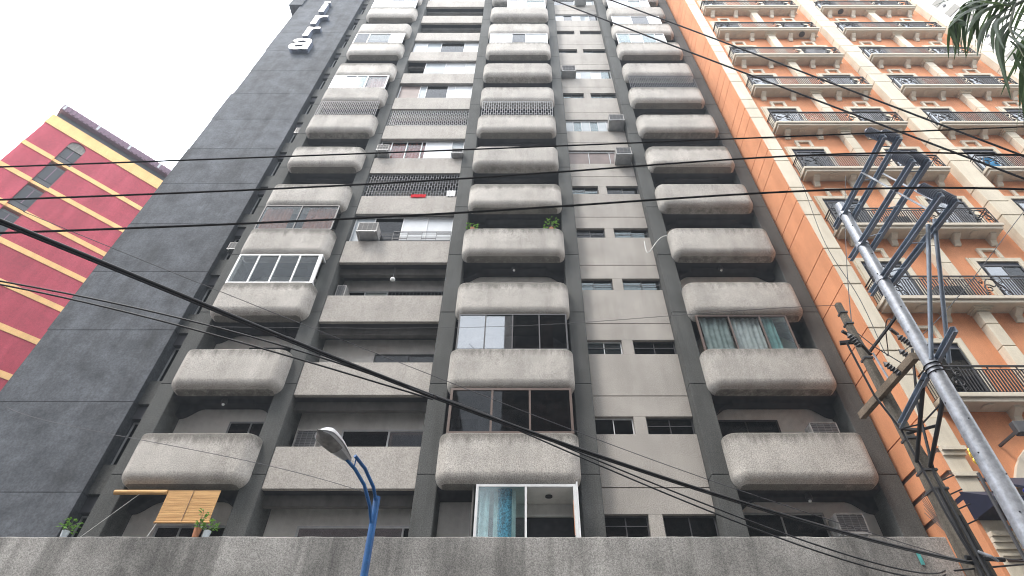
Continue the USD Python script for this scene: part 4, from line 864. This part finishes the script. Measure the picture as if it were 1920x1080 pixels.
for k in range(4): MB().tube([(7.56 - 0.02 * k, 9.0, 5.7 - 0.42 * k), (7.9 - 0.02 * k, 9.0, 5.78 - 0.42 * k)], 0.022, 6).build('rung', M['dkframe'], Ld)

# ------------------------------------------------------------------ street lamp
SL = thing('street_lamp', 'blue street lamp with a white cobra head and a second bare arm', 'street lamp')
MB().tube([(-1.74, 6.8, 0.13), (-1.80, 6.8, 3.4), (-1.83, 6.8, 4.76)], [0.058, 0.045, 0.041], 14).build('pole', M['blue'], SL, smooth=50)
MB().tube([(-1.83, 6.78, 4.42), (-1.87, 6.70, 4.60), (-1.93, 6.50, 4.77), (-2.02, 6.30, 4.87), (-2.10, 6.16, 4.92)], 0.021, 10).build('arm', M['blue'], SL, smooth=50)
MB().tube([(-1.83, 6.78, 4.70), (-1.86, 6.66, 4.82), (-1.94, 6.42, 4.94), (-2.03, 6.22, 5.0)], 0.021, 10).build('arm', M['blue'], SL, smooth=50)
MB().tube([(-2.03, 6.28, 4.9), (-2.02, 6.25, 5.0)], 0.008, 5).build('tie_rod', M['blue'], SL)
hd = np.array([-0.46, -0.86, 0.20]); hd /= np.linalg.norm(hd); hs = np.cross(hd, [0, 0, 1]); hs /= np.linalg.norm(hs); hu = np.cross(hs, hd); h0 = np.array([-2.08, 6.20, 4.915])
def head(sc_, lo, hi, t0=0.0, t1=1.0, n=22, m=14):
    """rounded, tapering lamp housing: upper shell (hi) and lower face (lo)"""
    V, f = [], []
    for i in range(n):
        t = t0 + (t1 - t0) * i / (n - 1); w = sc_ * (0.045 + 0.105 * math.sin(min(1, t * 1.15) * math.pi * 0.62) ** 1.1) * (1 - max(0, (t - 0.80) / 0.2) ** 2.4 * 0.94)
        for k in range(m):
            a = 2 * math.pi * k / m; c, s_ = math.cos(a), math.sin(a); hgt = hi if s_ > 0 else lo
            V.append(h0 + hd * t * 0.56 + hs * w * c + hu * (0.01 + hgt * w * s_))
    for i in range(n - 1):
        for k in range(m):
            A, B, C, D = i * m + k, i * m + (k + 1) % m, (i + 1) * m + (k + 1) % m, (i + 1) * m + k; f += [(A, B, C), (A, C, D)]
    V += [h0 + hd * t0 * 0.62, h0 + hd * t1 * 0.62]
    for k in range(m): f += [(n * m, (k + 1) % m, k), (n * m + 1, (n - 1) * m + k, (n - 1) * m + (k + 1) % m)]
    return MB().add(V, f)
head(0.93, 0.30, 0.85).build('housing', M['lamp_white'], SL, smooth=50)
head(0.80, 0.62, 0.0, 0.42, 0.96).build('lens', M['lamp_lens'], SL, smooth=50)
head(0.74, 0.48, 0.0, 0.06, 0.40).build('gear_cover', M['mill'], SL, smooth=50)
b = MB()
rimv = [h0 + hd * t * 0.56 + hs * s * 0.93 * (0.002 + (0.045 + 0.105 * math.sin(min(1, t * 1.15) * math.pi * 0.62) ** 1.1) * (1 - max(0, (t - 0.80) / 0.2) ** 2.4 * 0.94)) + hu * 0.012 for s, ts in ((1, np.linspace(0.05, 0.995, 18)), (-1, np.linspace(0.995, 0.05, 18))) for t in ts]
b.tube(rimv, 0.008, 5); b.build('rim', M['mill'], SL, smooth=60)

# ------------------------------------------------------------------ palm
PT = thing('palm_tree', 'palm with long drooping green fronds hanging in from the top right corner', 'palm tree')
crown = np.array([8.9, 3.3, 11.9])
MB().tube([(9.3, 3.3, 0.0), (9.2, 3.3, 5.0), (9.0, 3.3, 9.5), crown + [0, 0, -0.3]], [0.22, 0.17, 0.15, 0.13], 12).build('trunk', M['bark'], PT, smooth=50)
prg = random.Random(11)
def frond(tip, rise, nleaf=46, ll=0.85, droop=0.55, w=0.032):
    tip = np.asarray(tip, float); d = tip - crown; L = np.linalg.norm(d)
    t = np.linspace(0, 1, 16)[:, None]; P = crown + d * t; P[:, 2] += rise * 4 * (t * (1 - t))[:, 0]
    st = MB().tube(P, np.linspace(0.035, 0.006, 16), 6).build('frond', M['palm_stem'], PT, smooth=60)
    b = MB()
    for k in range(nleaf):
        u = 0.12 + 0.88 * k / nleaf; i = min(14, int(u * 15)); fr = u * 15 - i
        p = P[i] * (1 - fr) + P[i + 1] * fr; tg = P[i + 1] - P[i]; tg /= np.linalg.norm(tg)
        sd = np.cross(tg, [0, 0, 1]); sd /= np.linalg.norm(sd)
        for s in (-1, 1):
            l = ll * (0.55 + 0.9 * math.sin(math.pi * (0.12 + 0.8 * u))) * prg.uniform(0.8, 1.1) * 0.72
            dr_ = tg * prg.uniform(0.35, 0.8) + sd * s * prg.uniform(0.35, 0.8) + np.array([0, 0, -droop * prg.uniform(0.3, 1.2)]); dr_ /= np.linalg.norm(dr_)
            n = 5; V = []; side = np.cross(dr_, [prg.uniform(-.5, .5), prg.uniform(-.5, .5), 1.0]); side /= np.linalg.norm(side); up = np.cross(side, dr_)
            for j in range(n):
                a = j / (n - 1); c = p + dr_ * l * a + np.array([0, 0, -1.0]) * l * 0.32 * a * a; ww = w * math.sin(math.pi * (0.18 + 0.80 * a)) ** 0.7
                V += [c - side * ww, c + up * ww * 0.35, c + side * ww]
            f = []
            for j in range(n - 1):
                o = 3 * j; f += [(o, o + 1, o + 4), (o, o + 4, o + 3), (o + 1, o + 2, o + 5), (o + 1, o + 5, o + 4)]
            b.add(V, f)
    b.build('leaflets', M['palm'], st, kind='stuff')
for tip, rise in (((7.3, 3.4, 8.3), 0.9), ((7.8, 2.9, 7.9), 0.8), ((6.9, 3.6, 11.2), 0.6), ((8.2, 2.7, 8.0), 0.9), ((11.6, 3.3, 10.4), 0.8), ((9.8, 5.9, 10.6), 0.8), ((9.0, 0.7, 10.5), 0.8), ((10.9, 1.4, 11.2), 0.7), ((10.8, 5.0, 12.0), 0.7)):
    frond(tip, rise, 34)

st = MB().tube([crown, (8.3, 3.2, 11.6), (7.6, 3.2, 11.0), (6.9, 3.15, 10.0), (6.4, 3.1, 8.9)], [0.035, 0.03, 0.024, 0.016, 0.006], 6).build('frond', M['palm_stem'], PT, smooth=60)
b = MB()
for p_, q_ in (((8.0, 11.4), (5.78, 10.18)), ((7.75, 11.15), (5.64, 9.46)), ((7.7, 11.1), (5.80, 9.28)), ((7.5, 10.9), (5.95, 9.72)), ((7.45, 10.85), (6.0, 9.16)), ((7.3, 10.6), (6.08, 9.02)), ((7.2, 10.5), (5.75, 8.45)), ((7.1, 10.3), (5.71, 8.03)), ((7.0, 10.1), (5.95, 8.2)),
               ((6.95, 10.0), (6.25, 8.3)), ((6.8, 9.8), (6.0, 7.9)), ((6.7, 9.6), (6.3, 7.9)), ((7.0, 10.1), (6.9, 8.5)), ((7.2, 10.4), (7.2, 8.9)), ((7.4, 10.7), (7.6, 9.2)), ((6.6, 9.4), (6.5, 7.7)), ((6.5, 9.2), (6.1, 7.5)), ((6.45, 9.0), (6.6, 7.5))):
    p, q = np.array([p_[0], 3.18, p_[1]]), np.array([q_[0], 3.05 + prg.uniform(-.3, .3), q_[1]]); d = q - p; l = np.linalg.norm(d); d /= l
    side = np.cross(d, [0.2, -1.0, 0.35 + prg.uniform(-.5, .5)]); side /= np.linalg.norm(side); up = np.cross(side, d); V = []; n = 9
    for j in range(n):
        a = j / (n - 1); c = p + d * l * a + np.array([0, 0, 0.10 * l * math.sin(math.pi * a)]); ww = 0.040 * math.sin(math.pi * (0.15 + 0.83 * a)) ** 0.8
        V += [c - side * ww, c + up * ww * 0.4, c + side * ww]
    b.add(V, [f for j in range(n - 1) for o in (3 * j,) for f in ((o, o + 1, o + 4), (o, o + 4, o + 3), (o + 1, o + 2, o + 5), (o + 1, o + 5, o + 4))])
b.build('leaflets', M['palm'], st, smooth=40)

# ------------------------------------------------------------------ humid city air
air = usdkit.material(stage, '/World/Looks/air', {'v': ('principled_volume', {'color': (0.80, 0.90, 1.0), 'density': 0.0012, 'anisotropy': 0.2})}, [], volume='v.volume')
tag(MB().box(-140, 140, -140, 140, -1.3, 104).build('haze', air), kind='stuff')
